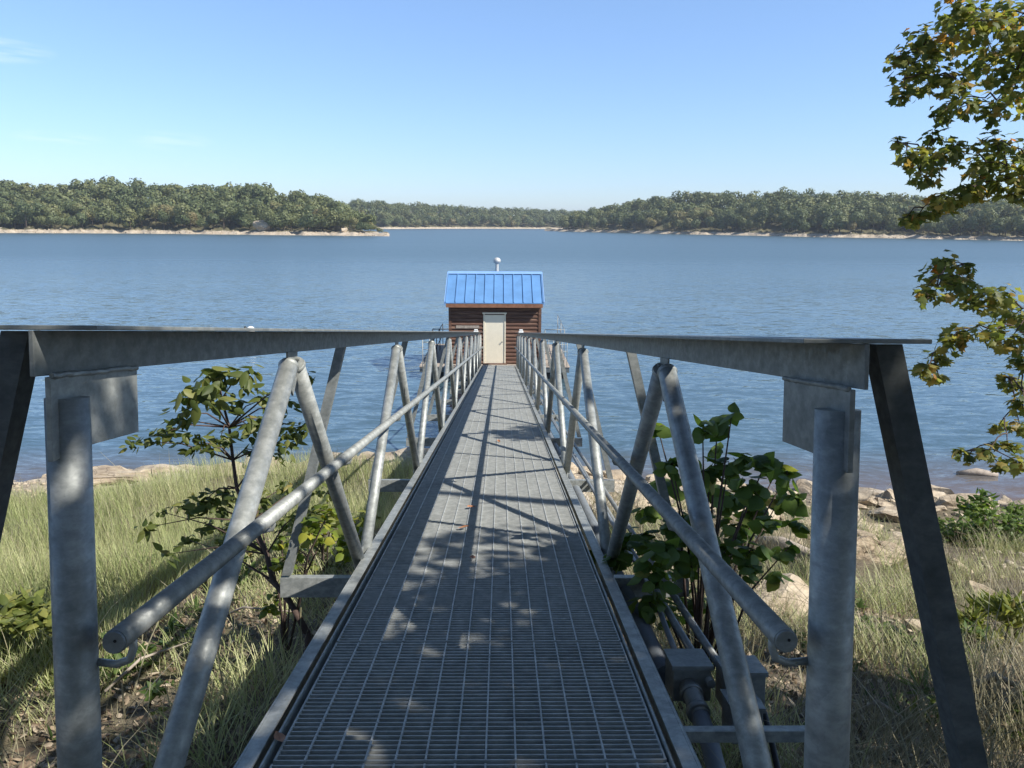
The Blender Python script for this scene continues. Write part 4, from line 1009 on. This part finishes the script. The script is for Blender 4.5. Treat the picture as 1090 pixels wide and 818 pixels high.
def near_all(r, n):
    y = 1.2 + 8 * r.random(n); x = (r.random(n) * 2 - 1) * (1.6 + y * .75); return x, y
blades('short_grass', 15000, near_all, .22, .005, M_STRAW, 'sparse short grass over the near bank', 33, .5)
r = np.random.default_rng(44); x, y = near_all(r, 26000); P = np.stack([x, y, ground(x, y) + .015], 1)
nr = r.normal(size=(len(x), 3)) * .45 + np.array([0, 0, 1.0])
tag(trimesh('leaf_litter', *scatter(OVATE[0], OVATE[1], frames(nr, r.random(len(x)) * 6.28,   .03 + .05 * r.random(len(x))), P, r.random(len(x))), M_LITTER), 'brown fallen leaves carpeting the near bank', 'leaf litter', kind='stuff')
sr = tri_of(rock_mesh(78, 1, .5, .2)); n = 4200; x = -14 + 28 * r.random(n); d = np.where(x > 0, 8.5, 4.2) * r.random(n) ** 1.3 - .1; y = shore(x) - d; P = np.stack([x, y, ground(x, y)], 1)
tag(trimesh('shore_gravel', *scatter(sr[0], sr[1], frames(np.tile([[0, 0, 1.]], (n, 1)) + r.normal(0, .3, (n, 3)), r.random(n) * 6.28, .06 + .2 * r.random(n) ** 2), P, r.random(n)), M_ROCK), 'small stones between the shoreline rocks', 'gravel', kind='stuff')

def weedy(r, n):
    y = 3.2 + 5.5 * r.random(n); x = -(1.3 + (.6 + y * .78) * r.random(n)); k = vnoise(x * 1.4, y * 1.4, 51) > .45; return x[k], y[k]
blades('short_grass', 12000, weedy, .30, .008, M_GRASS, 'short tufts of greener grass among the litter left of the gangway', 37, .7)
def stalks(r, n):
    y = 2.8 + 11 * r.random(n); x = np.where(r.random(n) < .68, 1, -1) * (1.1 + (1.0 + y * .72) * r.random(n)); return x, y
blades('dry_stalks', 1500, stalks, .75, .009, M_STRAW, 'bleached dead stalks standing and leaning over the bank', 35, .7)
# fallen leaves on the deck
F_ = Vector((0, math.cos(SLOPE), -math.sin(SLOPE))); N_ = Vector((0, math.sin(SLOPE), math.cos(SLOPE)))
tv, tf = OVATE; lv = [(x * 1.1, y - .5, .22 * (y - .5) ** 2 * 1.6 + abs(x) * .5) for x, y, z in tv]
lm = bpy.data.meshes.new('fallen_leaf'); lm.from_pydata(lv, [], [tuple(t) for t in tf]); lm.materials.append(flat('brown_leaf', (.30, .13, .06), .7, .35, 20))
for i, (px, py) in enumerate([(503, 594), (493, 562), (531, 470), (502, 540), (297, 786)]):
    d = ray(px, py); t = (-1.394) / d.dot(N_); q = EYE + d * t
    o = bpy.data.objects.new('fallen_leaf', lm); COL.objects.link(o); o.location = q; o.scale = (.07, .085, .07); o.rotation_euler = (-SLOPE, .1, i * 1.7)
    tag(o, 'small curled brown leaf lying on the grating deck', 'leaf', 'fallen leaves on the deck')
